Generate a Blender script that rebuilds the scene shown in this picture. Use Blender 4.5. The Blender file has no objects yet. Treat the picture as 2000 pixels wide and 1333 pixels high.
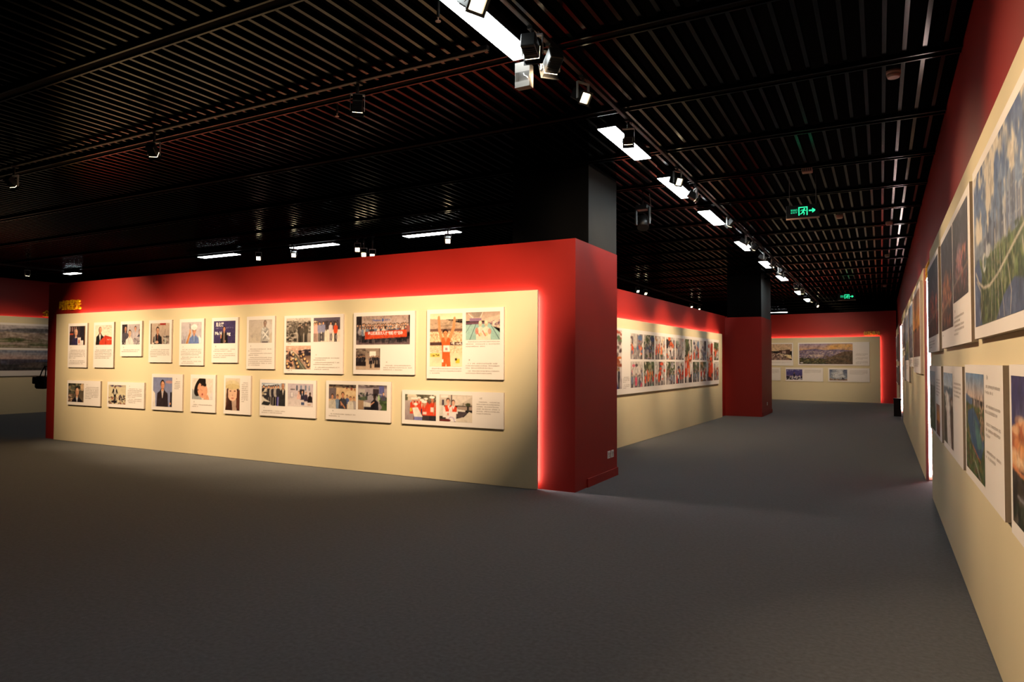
import bpy, bmesh, math, random
import numpy as np
from mathutils import Vector, Matrix
rnd = random.Random(7)
C = bpy.context.scene.collection
sc = bpy.context.scene

# ------------------------------------------------------------------ camera, world, exposure
def cam_axes(yaw, pitch, roll):
    y, p, r = math.radians(yaw), math.radians(pitch), math.radians(roll)
    f = Vector((-math.sin(y)*math.cos(p), math.cos(y)*math.cos(p), math.sin(p)))
    rt = Vector((math.cos(y), math.sin(y), 0)); up = rt.cross(f)
    return rt*math.cos(r)+up*math.sin(r), up*math.cos(r)-rt*math.sin(r), f
R, U, Fw = cam_axes(28.35, 1.68, 0.25)
cd = bpy.data.cameras.new('camera'); cam = bpy.data.objects.new('camera', cd); C.objects.link(cam)
cam.matrix_world = Matrix(((R.x, U.x, -Fw.x, 0), (R.y, U.y, -Fw.y, 0), (R.z, U.z, -Fw.z, 1.55), (0, 0, 0, 1)))
cd.sensor_width = 36; cd.lens = 1335/2000*36; cd.clip_start = 0.02
sc.camera = cam
w = bpy.data.worlds.new('world'); sc.world = w; w.use_nodes = True
w.node_tree.nodes['Background'].inputs[0].default_value = (1, .85, .75, 1)
w.node_tree.nodes['Background'].inputs[1].default_value = 0.0
sc.view_settings.view_transform = 'Standard'; sc.view_settings.look = 'None'
sc.view_settings.gamma = 1; sc.view_settings.use_curve_mapping = False
sc.view_settings.exposure = 0.0
WARM = (1.0, 0.71, 0.43)
LINEAR = 20.0      # strength of the linear ceiling lights
LED = 42.0         # strength of the strips behind the panels
SPOT = 1.6         # factor on all spot lamps

# ------------------------------------------------------------------ materials
def s2l(c):
    return tuple((v/12.92 if v <= .04045 else ((v+.055)/1.055)**2.4) for v in c)
def hx(h): return tuple(int(h[i:i+2], 16)/255 for i in (0, 2, 4))
def mat(name, col, rough=.6, spec=.5, metal=0, noise=None, bump=None, sheen=0, emit=None, strength=0):
    m = bpy.data.materials.new(name); m.use_nodes = True; nt = m.node_tree
    b = nt.nodes['Principled BSDF']; col = s2l(hx(col))+(1,)
    b.inputs['Base Color'].default_value = col; b.inputs['Roughness'].default_value = rough
    b.inputs['Specular IOR Level'].default_value = spec; b.inputs['Metallic'].default_value = metal
    if sheen:
        b.inputs['Sheen Weight'].default_value = sheen; b.inputs['Sheen Roughness'].default_value = .4
    if emit:
        b.inputs['Emission Color'].default_value = tuple(emit)+(1,); b.inputs['Emission Strength'].default_value = strength
    if noise or bump:
        tc = nt.nodes.new('ShaderNodeTexCoord')
    if noise:
        sc_, amt = noise
        n = nt.nodes.new('ShaderNodeTexNoise'); n.inputs['Scale'].default_value = sc_; n.inputs['Detail'].default_value = 6
        nt.links.new(tc.outputs['Object'], n.inputs['Vector'])
        mx = nt.nodes.new('ShaderNodeMix'); mx.data_type = 'RGBA'
        mx.inputs[6].default_value = tuple(v*(1-amt) for v in col[:3])+(1,)
        mx.inputs[7].default_value = tuple(min(1, v*(1+amt)) for v in col[:3])+(1,)
        nt.links.new(n.outputs['Fac'], mx.inputs[0]); nt.links.new(mx.outputs[2], b.inputs['Base Color'])
    if bump:
        sc_, st, dist = bump
        n = nt.nodes.new('ShaderNodeTexNoise'); n.inputs['Scale'].default_value = sc_; n.inputs['Detail'].default_value = 3
        nt.links.new(tc.outputs['Object'], n.inputs['Vector'])
        bp = nt.nodes.new('ShaderNodeBump'); bp.inputs['Strength'].default_value = st; bp.inputs['Distance'].default_value = dist
        nt.links.new(n.outputs['Fac'], bp.inputs['Height']); nt.links.new(bp.outputs['Normal'], b.inputs['Normal'])
    return m
M = dict(
    carpet=mat('carpet_grey', '575b61', .95, .12, noise=(38, .6), bump=(260, .6, .004), sheen=.3),
    red=mat('red_paint', '9b1f18', .5, .3, noise=(2.5, .05), bump=(60, .12, .002)),
    beige=mat('beige_paint', 'dccfac', .7, .25, noise=(1.6, .035), bump=(90, .1, .002)),
    beige_edge=mat('beige_edge', 'a8868a', .7, .2, noise=(8, .05)),
    white=mat('white_board', 'eae4e0', .55, .35, noise=(3, .02)),
    board_edge=mat('foam_edge', 'b7a99f', .8, .2, noise=(40, .08)),
    black=mat('black_void', '040404', .9, .1, noise=(3, .2)),
    column=mat('column_lit_side', '333535', .75, .3, noise=(6, .1), bump=(40, .2, .003)),
    slat=mat('slat_black', '020202', .18, .14, noise=(4, .1)),
    housing=mat('fixture_black', '0c0c0c', .45, .5, noise=(10, .1)),
    housing_grey=mat('fixture_grey', '8d8f8f', .45, .5, metal=.3, noise=(10, .05)),
    silver=mat('dull_metal', '6e6a66', .55, .4, metal=.2, noise=(30, .08)),
    gold=mat('gold_letter', 'e8b000', .4, .5, noise=(12, .05)),
    plastic=mat('white_plastic', 'e6e2e0', .4, .5, noise=(10, .02)),
    smoke=mat('aged_plastic', 'c9a593', .5, .4, noise=(15, .04)),
    ink=mat('print_ink', '8a7d76', .8, .2, noise=(60, .1)),
    inkred=mat('print_ink_red', 'a0604e', .8, .2, noise=(60, .1)),
    inkwhite=mat('print_white', 'e8e4e6', .7, .2, noise=(60, .03)),
    inkblue=mat('print_blue', '4a5f98', .7, .2, noise=(60, .05)),
    bin=mat('bin_dark_gloss', '1c0c08', .4, .4, noise=(9, .5)),
    binliner=mat('bin_top_steel', '1a1614', .5, .4, metal=0, noise=(9, .1)),
    bag=mat('black_canvas', '0a0a0b', .85, .2, bump=(300, .5, .002)),
    diffuser=mat('diffuser_glow', 'ffffff', .6, .1, emit=(.93, 1, .99), strength=LINEAR, noise=(2, .01)),
    led=mat('led_strip_glow', 'ffffff', .6, .1, emit=(1, .80, .76), strength=LED, noise=(2, .01)),
    led_dim=mat('led_strip_dim_glow', 'ffffff', .6, .1, emit=(1, .80, .76), strength=LED*.22, noise=(2, .01)),
    lens=mat('lamp_lens_glow', 'ffffff', .4, .3, emit=(1, .78, .46), strength=15, noise=(2, .01)),
    exit=mat('exit_green_glow', '18c878', .5, .2, emit=(.03, .85, .38), strength=1.3, noise=(2, .01)),
)
# printed photographs: colour comes from a colour attribute of the print
def print_material():
    m = bpy.data.materials.new('photo_print'); m.use_nodes = True; nt = m.node_tree; b = nt.nodes['Principled BSDF']
    a = nt.nodes.new('ShaderNodeVertexColor'); a.layer_name = 'ink'
    nt.links.new(a.outputs['Color'], b.inputs['Base Color']); b.inputs['Roughness'].default_value = .5
    b.inputs['Specular IOR Level'].default_value = .3
    return m
M['print'] = print_material()

# ------------------------------------------------------------------ geometry helpers
def bx(bm, x0, x1, y0, y1, z0, z1, mi=0, bev=0):
    v = [bm.verts.new(p) for p in ((x0,y0,z0),(x1,y0,z0),(x1,y1,z0),(x0,y1,z0),(x0,y0,z1),(x1,y0,z1),(x1,y1,z1),(x0,y1,z1))]
    fs = [bm.faces.new([v[i] for i in q]) for q in ((3,2,1,0),(4,5,6,7),(0,1,5,4),(1,2,6,5),(2,3,7,6),(3,0,4,7))]
    for f in fs: f.material_index = mi
    if bev:
        es = {e for f in fs for e in f.edges}
        bmesh.ops.bevel(bm, geom=list(es), offset=bev, segments=1, affect='EDGES')
    return fs
def cyl(bm, p0, p1, r, n=12, r2=None, mi=0):
    p0, p1 = Vector(p0), Vector(p1); d = (p1-p0); r2 = r if r2 is None else r2
    q = d.to_track_quat('Z', 'Y'); a, b = [], []
    for i in range(n):
        t = 2*math.pi*i/n; o = Vector((math.cos(t), math.sin(t), 0))
        a.append(bm.verts.new(p0+q@(o*r))); b.append(bm.verts.new(p1+q@(o*r2)))
    for i in range(n):
        f = bm.faces.new((a[i], a[(i+1) % n], b[(i+1) % n], b[i])); f.material_index = mi; f.smooth = True
    f = bm.faces.new(a[::-1]); f.material_index = mi; f = bm.faces.new(b); f.material_index = mi
def tube(bm, pts, r, n=6, mi=0):
    for a, b in zip(pts, pts[1:]): cyl(bm, a, b, r, n, mi=mi)
def obj(name, bm, mats, parent=None, loc=None, rz=None):
    me = bpy.data.meshes.new(name); bm.to_mesh(me); bm.free()
    for m in (mats if isinstance(mats, (list, tuple)) else [mats]): me.materials.append(m)
    o = bpy.data.objects.new(name, me); C.objects.link(o)
    if parent: o.parent = parent
    if loc is not None: o.location = loc
    if rz is not None: o.rotation_euler = (0, 0, rz)
    return o
def thing(name, label, cat, loc=(0,0,0), rz=0, group=None, rot=None):
    o = bpy.data.objects.new(name, None); C.objects.link(o); o.empty_display_size = .1
    o.location = loc; o.rotation_euler = rot if rot else (0, 0, rz); o['label'] = label; o['category'] = cat
    if group: o['group'] = group
    return o
def tag(o, label, cat, group=None):
    o['label'] = label; o['category'] = cat
    if group: o['group'] = group
    return o
def struct(name, bm, m, parent=None, loc=None, rz=None):
    o = obj(name, bm, m, parent, loc, rz)
    if not parent: o['kind'] = 'structure'
    return o
def box(name, x0, x1, y0, y1, z0, z1, m, parent=None, bev=0):
    bm = bmesh.new(); bx(bm, x0, x1, y0, y1, z0, z1, 0, bev); return obj(name, bm, m, parent)

class Frame:            # a wall's face: u runs to the viewer's right, d out of the wall
    def __init__(s, ox, oy, rx, ry):
        l = math.hypot(rx, ry); s.o = Vector((ox, oy, 0)); s.r = Vector((rx/l, ry/l, 0)); s.n = Vector((ry/l, -rx/l, 0)); s.rz = math.atan2(ry, rx)
    def P(s, u, d, z): return s.o+s.r*u+s.n*d+Vector((0, 0, z))
FC = Frame(0, 7.42, 1, 0)                                  # central partition, beige face
FR = Frame(.505, 0, 0, -1)                                 # right wall
FM = Frame(-4.223-.0279*8.95, 0, .0279, 1)                 # second partition
FB = Frame(0, 29.7, 1, -.138)                              # far back wall
FL = Frame(-21.5, 0, 0, 1)                                 # far left wall
GAP = .075                                                 # beige face stands this far before the red wall

# ------------------------------------------------------------------ structure
bm = bmesh.new(); bx(bm, -26, .8, -6, 39, -.1, 0); struct('floor', bm, M['carpet'])
bm = bmesh.new(); bx(bm, -26, .8, -6, 39, 4.75, 4.9); ceiling = struct('ceiling', bm, M['black'])
def wallbox(name, fr, u0, u1, z1, thick, parent=None, back=GAP):
    bm = bmesh.new(); bx(bm, u0, u1, back, back+thick, 0, z1)
    return struct(name, bm, M['red'], parent, fr.o, fr.rz)
wallbox('wall_right', FR, -31, 6, 4.02, .18)
wallbox('wall_center', FC, -14.42, -4.28, 3.02, .25)
wallbox('wall_middle', FM, 8.95, 20.4, 2.88, .2)
wallbox('wall_back', FB, -12, .52, 3.53, .2)
wallbox('wall_left', FL, -5.9, 22, 3.82, .2)
bm = bmesh.new(); bx(bm, -21.5, .57, -6, -5.85, 0, 4.02); struct('wall_rear', bm, M['red'])

# slatted ceiling: long black slats with double-flanged carriers below them
SLAT_Z, PITCH = 4.0, .1388
bm = bmesh.new(); bx(bm, -.015, .015, -5.9, 38.5, 0, .055); first = obj('slat', bm, M['slat'], ceiling)
k = 0; x = .463
while x > -25:
    o = first if k == 0 else first.copy()
    if k: C.objects.link(o); o.parent = ceiling
    o.location = (x, 0, SLAT_Z); x -= PITCH; k += 1
bm = bmesh.new()
bx(bm, -25.4, .575, -.034, .034, .0, .03, 1)
for s in (-1, 1): bx(bm, -25.4, .575, s*.05-.009, s*.05+.009, -.012, .03, 0)
first = obj('carrier', bm, [M['slat'], M['black']], ceiling)
for k in range(30):
    o = first if k == 0 else first.copy()
    if k: C.objects.link(o); o.parent = ceiling
    o.location = (0, 6.227-1.4835*8+1.4835*k, SLAT_Z-.02)

# ------------------------------------------------------------------ pillars
def pillar(label, x0, x1, y0, y1, zt, cx0, cx1, cy0, cy1):
    t = thing('pillar', label, 'pillar', ((x0+x1)/2, (y0+y1)/2, 0)); lx, ly = t.location.x, t.location.y
    box('red_cladding', x0-lx, x1-lx, y0-ly, y1-ly, 0, zt, M['red'], t)
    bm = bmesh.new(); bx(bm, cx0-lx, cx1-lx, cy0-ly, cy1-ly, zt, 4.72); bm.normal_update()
    for f in bm.faces: f.material_index = 0 if f.normal.x > .9 else 1  # aisle side paler, other faces black: lamplight and shade put into the colour
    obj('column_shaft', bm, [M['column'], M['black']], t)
    box('baseboard', x1-lx, x1-lx+.016, (y0+.37 if y0 < 9 else y0+.1)-ly, y1-ly+.012, 0, .107, M['red'], t, .003)
    return t
pillar('tall red pillar at the near end of the central partition, black column rising from it, aisle side painted as lit', -4.28, -3.19, 7.495, 8.95, 3.02, -4.27, -3.195, 7.92, 8.94)
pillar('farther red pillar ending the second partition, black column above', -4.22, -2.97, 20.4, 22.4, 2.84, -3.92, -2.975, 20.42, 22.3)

def outlet(label, y, z, x=-3.19, g='sockets on the near red pillar'):
    t = thing('wall_outlet', label, 'outlet', (x, y, z-.05), group=g)
    bm = bmesh.new(); bx(bm, 0, .012, -.046, .046, .004, .1, 0, .003); obj('face_plate', bm, M['plastic'], t)
    bm = bmesh.new()
    for a, b in ((-.018, .062), (.018, .062), (0, .034)): bx(bm, .012, .0135, a-.004, a+.004, b-.01, b+.01)
    obj('socket_slot', bm, M['housing'], t)
outlet('left one of two white power sockets low on the near red pillar', 8.622, .312)
outlet('right one of two white power sockets low on the near red pillar', 8.752, .311)
outlet('single white power socket low on the farther red pillar', 21.4, .32, -2.97, None or 'socket on the farther pillar')

# ------------------------------------------------------------------ beige display panels with light strips behind
def panel(label, fr, u0, u1, z1, sides, l0=None, led='led'):
    t = thing('display_panel', label, 'panel', fr.P((u0+u1)/2, 0, 0), fr.rz)
    h = (u1-u0)/2; c = (u0+u1)/2
    bm = bmesh.new(); bx(bm, -h, h, 0, .035, 0.004, z1, 0, .002)
    bm.normal_update()
    for f in bm.faces:
        if abs(f.normal.x) > .9 or abs(f.normal.z) > .9: f.material_index = 1
    obj('board', bm, [M['beige'], M['beige_edge']], t)
    bm = bmesh.new(); bx(bm, -h+.065, h-.065, .0352, GAP-.0005, .01, z1-.065); obj('backing_frame', bm, M['white'], t)
    y0, y1 = .042, .07
    a = (l0-c) if l0 is not None else -h+.065
    if 'T' in sides: box('light_strip', a, h-.065, y0, y1, z1-.0648, z1-.048, M[led], t)
    if 'R' in sides: box('light_strip', h-.0648, h-.048, y0, y1, .08, z1-.065, M[led], t)
    if 'L' in sides: box('light_strip', -h+.048, -h+.0648, y0, y1, .08, z1-.065, M[led], t)
    return t
panel('long beige display panel on the central partition behind the two rows of photo boards', FC, -14.0, -3.655, 2.415, 'TR', -13.35)
panel('beige display panel on the second partition between the two red pillars', FM, 9.0, 19.72, 2.335, 'T', 9.1)
panel('beige display panel on the far back wall', FB, -9.0, -.02, 2.555, 'TR')
panel('beige display panel on the far left wall', FL, 2.0, 16.0, 2.75, 'T', led='led_dim')
panel('nearest beige display panel on the right wall, cut by the photo edge', FR, -9.2, 4.6, 2.83, '')
panel('middle beige display panel on the right wall, beyond the bright gap', FR, -20.8, -10.5, 2.8, 'R')
panel('farthest beige display panel on the right wall, beside the dark bin', FR, -29.0, -24.3, 2.75, 'R')

# ------------------------------------------------------------------ painter for the flat photographic prints
class Pic:
    def __init__(s, w, h, dens=130, seed=1):
        s.nx, s.ny = max(8, int(w*dens)), max(8, int(h*dens)); s.W, s.H = s.nx*2, s.ny*2
        s.a = np.zeros((s.H, s.W, 3)); s.asp = w/h; s.r = random.Random(seed)
        s.X, s.Y = np.meshgrid((np.arange(s.W)+.5)/s.W, (np.arange(s.H)+.5)/s.H)
    def put(s, m, c, al=1):
        c = np.array(hx(c) if isinstance(c, str) else c); s.a[m] = s.a[m]*(1-al)+c*al; return s
    def grad(s, c1, c2, y0=0, y1=1, x0=0, x1=1):
        m = (s.Y >= y0) & (s.Y <= y1) & (s.X >= x0) & (s.X <= x1); t = ((s.Y-y0)/(y1-y0))[m][:, None]
        s.a[m] = np.array(hx(c1))*(1-t)+np.array(hx(c2))*t; return s
    def rect(s, x0, y0, x1, y1, c, al=1): return s.put((s.X >= x0) & (s.X < x1) & (s.Y >= y0) & (s.Y < y1), c, al)
    def ell(s, cx, cy, rx, ry, c, al=1, rot=0):
        i0, i1 = max(0, int((cy-max(rx*s.asp, ry)*1.2)*s.H)), min(s.H, int((cy+max(rx*s.asp, ry)*1.2)*s.H)+2)
        j0, j1 = max(0, int((cx-max(rx, ry/s.asp)*1.2)*s.W)), min(s.W, int((cx+max(rx, ry/s.asp)*1.2)*s.W)+2)
        if i0 >= i1 or j0 >= j1: return s
        X, Y = (s.X[i0:i1, j0:j1]-cx)*s.asp, s.Y[i0:i1, j0:j1]-cy
        co, si = math.cos(rot), math.sin(rot); A, B = X*co+Y*si, -X*si+Y*co
        m = (A/(rx*s.asp))**2+(B/ry)**2 <= 1; v = s.a[i0:i1, j0:j1]; c = np.array(hx(c) if isinstance(c, str) else c)
        v[m] = v[m]*(1-al)+c*al; return s
    def poly(s, pts, c, al=1):
        m = np.zeros(s.X.shape, bool); n = len(pts)
        for i in range(n):
            (x0, y0), (x1, y1) = pts[i], pts[(i+1) % n]
            if y0 == y1: continue
            m ^= ((s.Y > y0) != (s.Y > y1)) & (s.X < (x1-x0)*(s.Y-y0)/(y1-y0)+x0)
        return s.put(m, c, al)
    def line(s, x0, y0, x1, y1, w, c, al=1):
        ax, ay = (x1-x0)*s.asp, y1-y0; L = ax*ax+ay*ay+1e-9
        px, py = (s.X-x0)*s.asp, s.Y-y0; t = np.clip((px*ax+py*ay)/L, 0, 1)
        return s.put((px-t*ax)**2+(py-t*ay)**2 < (w/2)**2, c, al)
    def speck(s, x0, y0, x1, y1, cols, n, rx=.02, ry=.02, al=.9):
        for _ in range(n):
            s.ell(s.r.uniform(x0, x1), s.r.uniform(y0, y1), rx*s.r.uniform(.4, 1.3), ry*s.r.uniform(.4, 1.3), s.r.choice(cols), al)
        return s
    def tex(s, c, al=.5, f=8, x0=0, y0=0, x1=1, y1=1, lo=.45, hi=.75, st=1):
        h = np.zeros(s.X.shape); rs = np.random.RandomState(s.r.randint(0, 9999)); amp = 1; tot = 0
        for o in range(4):
            gx, gy = max(2, int(f*2**o*s.asp/st)), max(2, int(f*2**o)); g = rs.rand(gy+2, gx+2)
            X, Y = s.X*gx, s.Y*gy; i, j = X.astype(int), Y.astype(int); u, v = X-i, Y-j; u = u*u*(3-2*u); v = v*v*(3-2*v)
            h += amp*((g[j, i]*(1-u)+g[j, i+1]*u)*(1-v)+(g[j+1, i]*(1-u)+g[j+1, i+1]*u)*v); tot += amp; amp *= .6
        m = np.clip((h/tot-lo)/(hi-lo), 0, 1)*al*((s.X >= x0) & (s.X <= x1) & (s.Y >= y0) & (s.Y <= y1))
        s.a = s.a*(1-m[:, :, None])+np.array(hx(c))*m[:, :, None]; return s
    def bust(s, cx, cy, r, skin, hair, coat, shirt=None, base=1.0, look=0, bald=False):
        k = 1/s.asp; ty = cy+r*1.35
        s.poly([(cx-r*.45*k, ty-.4*r), (cx+r*.45*k, ty-.4*r), (cx+r*1.1*k, ty+.35*r), (cx+r*2.1*k, ty+.9*r), (cx+r*2.4*k, base), (cx-r*2.4*k, base), (cx-r*2.1*k, ty+.9*r), (cx-r*1.1*k, ty+.35*r)], coat)
        s.line(cx-r*.75*k, ty+.15*r, cx-r*.15*k, min(base, ty+2.4*r), r*.12, '0c0a0c', .35); s.line(cx+r*.75*k, ty+.15*r, cx+r*.15*k, min(base, ty+2.4*r), r*.12, '0c0a0c', .35)
        if shirt: s.poly([(cx-r*.55*k, ty), (cx+r*.55*k, ty), (cx+r*.1*k, min(base, ty+2.2*r)), (cx-r*.1*k, min(base, ty+2.2*r))], shirt)
        s.ell(cx, ty-.15*r, r*.42*k, r*.5, skin)
        s.ell(cx, cy-(.05 if bald else .16)*r, r*.86*k, r*1.08, hair)
        s.ell(cx+look*r*.12*k, cy+(.02 if bald else .14)*r, r*.76*k, r*.98, skin)
        if r > .1:
            s.ell(cx-r*.5*k, cy+.2*r, r*.26*k, r*.75, '5a3426', .22); s.ell(cx, cy+1.0*r, r*.4*k, r*.14, '4a2c20', .35); s.ell(cx+.15*r*k, cy-.35*r, r*.4*k, r*.3, 'ffe8d0', .22)
            for q in (-.3, .3): s.ell(cx+(look*.2+q)*r*k, cy+.02*r, r*.12*k, r*.06, '40302a', .75)
            s.line(cx+(look*.25-.2)*r*k, cy+.55*r, cx+(look*.25+.2)*r*k, cy+.55*r, r*.08, '9c5048', .8)
            s.ell(cx+look*r*.25*k, cy+.25*r, r*.1*k, r*.14, 'b07a62', .35)
        return s
    def fig(s, cx, y0, h, top, bot, skin='d9a382', hair='241a18'):
        k = 1/s.asp; hd = h*.075
        s.rect(cx-h*.085*k, y0+h*.5, cx-h*.01*k, y0+h*.97, bot); s.rect(cx+h*.01*k, y0+h*.5, cx+h*.085*k, y0+h*.97, bot)
        s.poly([(cx-h*.06*k, y0+h*.15), (cx+h*.06*k, y0+h*.15), (cx+h*.13*k, y0+h*.2), (cx+h*.14*k, y0+h*.42), (cx+h*.09*k, y0+h*.55), (cx-h*.09*k, y0+h*.55), (cx-h*.14*k, y0+h*.42), (cx-h*.13*k, y0+h*.2)], top)
        s.ell(cx, y0+hd*.95, hd*.95*k, hd*1.05, hair); s.ell(cx, y0+hd*1.25, hd*.72*k, hd*.85, skin); return s
    def crowd(s, x0, x1, y0, h, n, tops, bots, skin='d9a382', jit=.05):
        for i in range(n):
            s.fig(x0+(x1-x0)*(i+.5)/n+s.r.uniform(-.01, .01), y0+s.r.uniform(-jit, jit), h*s.r.uniform(.92, 1.06), s.r.choice(tops), s.r.choice(bots), skin)
        return s
    def towers(s, x0, x1, yb, h0, h1, n, cols, win=None):
        for i in range(n):
            x = s.r.uniform(x0, x1); wd = s.r.uniform(.012, .035); t = yb-s.r.uniform(h0, h1); c = s.r.choice(cols)
            s.rect(x, t, x+wd, yb+.02, c); s.rect(x+wd*.65, t, x+wd, yb+.02, '30323a', .3)
            if win: s.speck(x, t, x+wd, yb, win, 8, .004, .004)
        return s
    def clouds(s, x0, y0, x1, y1, c, n, rx=.1, ry=.03, al=.35): return s.speck(x0, y0, x1, y1, [c], n, rx, ry, al)

SK = 'dba587'; DK = ['1c1a20', '2a2630', '3a3438', '16141a']; CIT = ['a89a98', '8c8890', 'c4b4aa', '6f7080', 'd6c8c0']
FUN = {}
def pic(f): FUN[f.__name__] = f; return f
@pic
def man_books(p):
    p.grad('3a2c2c', '2c2638')
    for i in range(16): p.rect(.02+i*.03, .04, .04+i*.03, .28, ['b03a2c', 'd8d0c8', '28222c', '1c1820'][i % 4])
    p.rect(.66, .0, 1, .9, '24202a').rect(0, .38, .25, .46, 'b84a30').rect(.95, 0, 1, 1, '8a6438')
    p.bust(.42, .34, .17, 'dca68a', 'c8a898', '2b2744', 'd8d4dc', bald=True).poly([(.38, .62), (.5, .62), (.46, 1), (.36, 1)], '302850')
    p.rect(.52, .6, .72, .98, 'e8d8d0').rect(.56, .72, .66, .9, 'c07060').rect(.7, .75, .88, 1, 'e4dcd8')
@pic
def man_podium(p):
    p.grad('e8dac8', 'f2e4cc').speck(.45, .04, .98, .2, ['d8a898'], 14, .06, .02).speck(.5, .3, .95, .4, ['e0c8b4'], 8, .08, .02)
    p.bust(.3, .25, .15, 'c98e70', '5a4840', '1d1a1c', 'e8e0dc', look=1, bald=True)
    p.poly([(.25, 1), (.27, .82), (.6, .52), (1, .62), (1, 1)], 'c8402c').poly([(.6, .52), (1, .62), (1, .66), (.66, .6), (.66, 1), (.6, 1)], 'b03424')
    p.speck(.7, .7, .98, .76, ['f0dcd4'], 12, .02, .012)
@pic
def lab_group(p):
    p.grad('b8b0b4', '8c8690').rect(0, 0, .32, 1, '2c2830').rect(.3, 0, .36, .7, 'd0c8cc')
    p.bust(.2, .22, .12, 'a87862', '14100f', '4a4650', base=.8).bust(.75, .22, .1, 'c08c74', '1a1414', 'b8b0b8', base=.75).bust(1.0, .38, .1, 'b08068', '1a1414', '34364c', base=.62)
    p.speck(0, .82, 1, 1, ['302a30', 'c8c0c4', '5a505c', 'e8e0e0'], 60, .03, .02).bust(.44, .44, .14, 'd8a488', '2a201e', 'dcd2ce')
    p.rect(.6, .68, .95, .8, '9c949a').speck(.6, .7, 1, .95, ['e0d8d8', '48424a', 'a8a0a8'], 30, .03, .02)
@pic
def woman_sewing(p):
    p.grad('c8b4a4', 'a08c80').rect(0, 0, .06, 1, '4a3830').rect(.5, 0, .8, .1, 'a02c28').speck(.05, .08, .95, .12, ['8c6c4c'], 16, .012, .02)
    p.line(.78, .3, .74, .75, .02, '584840').speck(.7, .6, 1, 1, ['241e22', '5c5450', 'b8aca8', '382e30'], 40, .05, .04)
    p.bust(.38, .34, .14, 'c89478', '1a1414', '1c1a20', '6a4038').rect(.22, .45, .27, .95, 'b8b0ac').ell(.35, .9, .08, .07, 'd0a088').ell(.15, .95, .06, .04, 'd8c8bc').rect(.74, .7, .84, .98, 'b0b0a8')
@pic
def worker_helmet(p):
    p.grad('c4bcc0', 'b4b0bc').towers(0, .4, .98, .1, .35, 14, ['a49ca8', '948e9c']).towers(.7, 1, .98, .1, .3, 8, ['a49ca8'])
    p.line(.28, 1, .45, .48, .12, 'd09c60').line(.28, 1, .42, .55, .05, 'a8683c').bust(.64, .4, .15, 'c89478', '30282a', '6a80b8', '889cc8')
    p.ell(.64, .24, .15, .13, 'eceae8').rect(.5, .27, .78, .31, 'dcd8d4').line(.43, .1, .45, .5, .035, '4a4440').ell(.44, .42, .05, .08, 'd0a080')
    p.poly([(.85, .6), (.98, .75), (1, 1), (.88, 1)], 'e8e4e8')
@pic
def man_stage(p):
    p.grad('443a66', '3a3058').rect(0, .0, .02, 1, '4c4270').speck(.1, .31, .42, .34, ['9088a8'], 20, .014, .014).speck(.56, .29, .9, .33, ['9088a8'], 20, .014, .014)
    p.speck(.12, .66, .32, .68, ['8880a0'], 10, .014, .01).speck(.68, .63, .98, .66, ['8880a0'], 16, .014, .01)
    p.bust(.49, .36, .1, 'c08468', '181214', '18161a', '88746a').line(.36, .55, .34, .75, .07, 'c08468').ell(.5, .9, .06, .06, 'c89074').rect(.45, .55, .52, 1, '746058')
@pic
def man_pale(p):
    p.grad('c8bcb4', 'ccc0b0').speck(0, .5, .5, .9, ['b8aca4', 'a89c98'], 10, .05, .05, .4)
    p.ell(.82, .38, .18, .3, 'd8d2d0', .6).bust(.7, .17, .11, '9c8478', '6c5c56', 'b4b0ac').speck(.58, .36, .86, .85, ['8c8c8c', 'd8d8d8', '989898'], 26, .04, .05)
    p.line(.6, .5, .82, .75, .06, 'e4e2e0').line(.82, .48, .62, .78, .05, 'e4e2e0').rect(.58, .93, .82, .99, '504850')
@pic
def historic_pair(p):
    p.grad('d0c4b8', '8a8078').speck(0, .15, 1, .6, ['5c544c', '3c3632', '786e66', 'a49a90'], 220, .05, .04).speck(.2, .0, 1, .15, ['a89c90', 'e0d4c8'], 30, .03, .02)
    p.fig(.55, .22, .85, '3a3430', '1e1a18', 'a08878').fig(.8, .2, .88, '484038', '201c1a', 'a08878').fig(.63, .3, .75, '4c443e', '282420', 'a08878')
    p.speck(0, .6, .4, 1, ['c0b4a8', '4c443e', '28241f', '8c8278'], 60, .06, .04)
@pic
def cyclists(p):
    p.grad('6a6070', '504858', 0, .5).grad('e0d0c0', 'eadccc', .5, 1).speck(.45, .15, .95, .55, ['3a3034', '564a50', '443a40'], 60, .06, .05).rect(.5, .5, 1, .58, 'e8dccc')
    p.speck(.0, .18, .3, .3, ['e8c070', 'f0e0c0'], 10, .04, .04)
    for x, c, q in ((.05, 'd8a8a0', '8a6a64'), (.12, 'e0b0a8', '9a7a70'), (.23, '9494b4', '2c2834'), (.37, '8c8cac', '201e2c'), (.65, 'd8c8cc', 'b8a8a4'), (.83, 'd8502c', '282228')):
        p.fig(x, .16+abs(x-.4)*.1, .82, c, q)
    for x in (.3, .67, .85): p.ell(x, .8, .035, .14, '302a34').ell(x, .8, .02, .1, 'a89c98')
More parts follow.
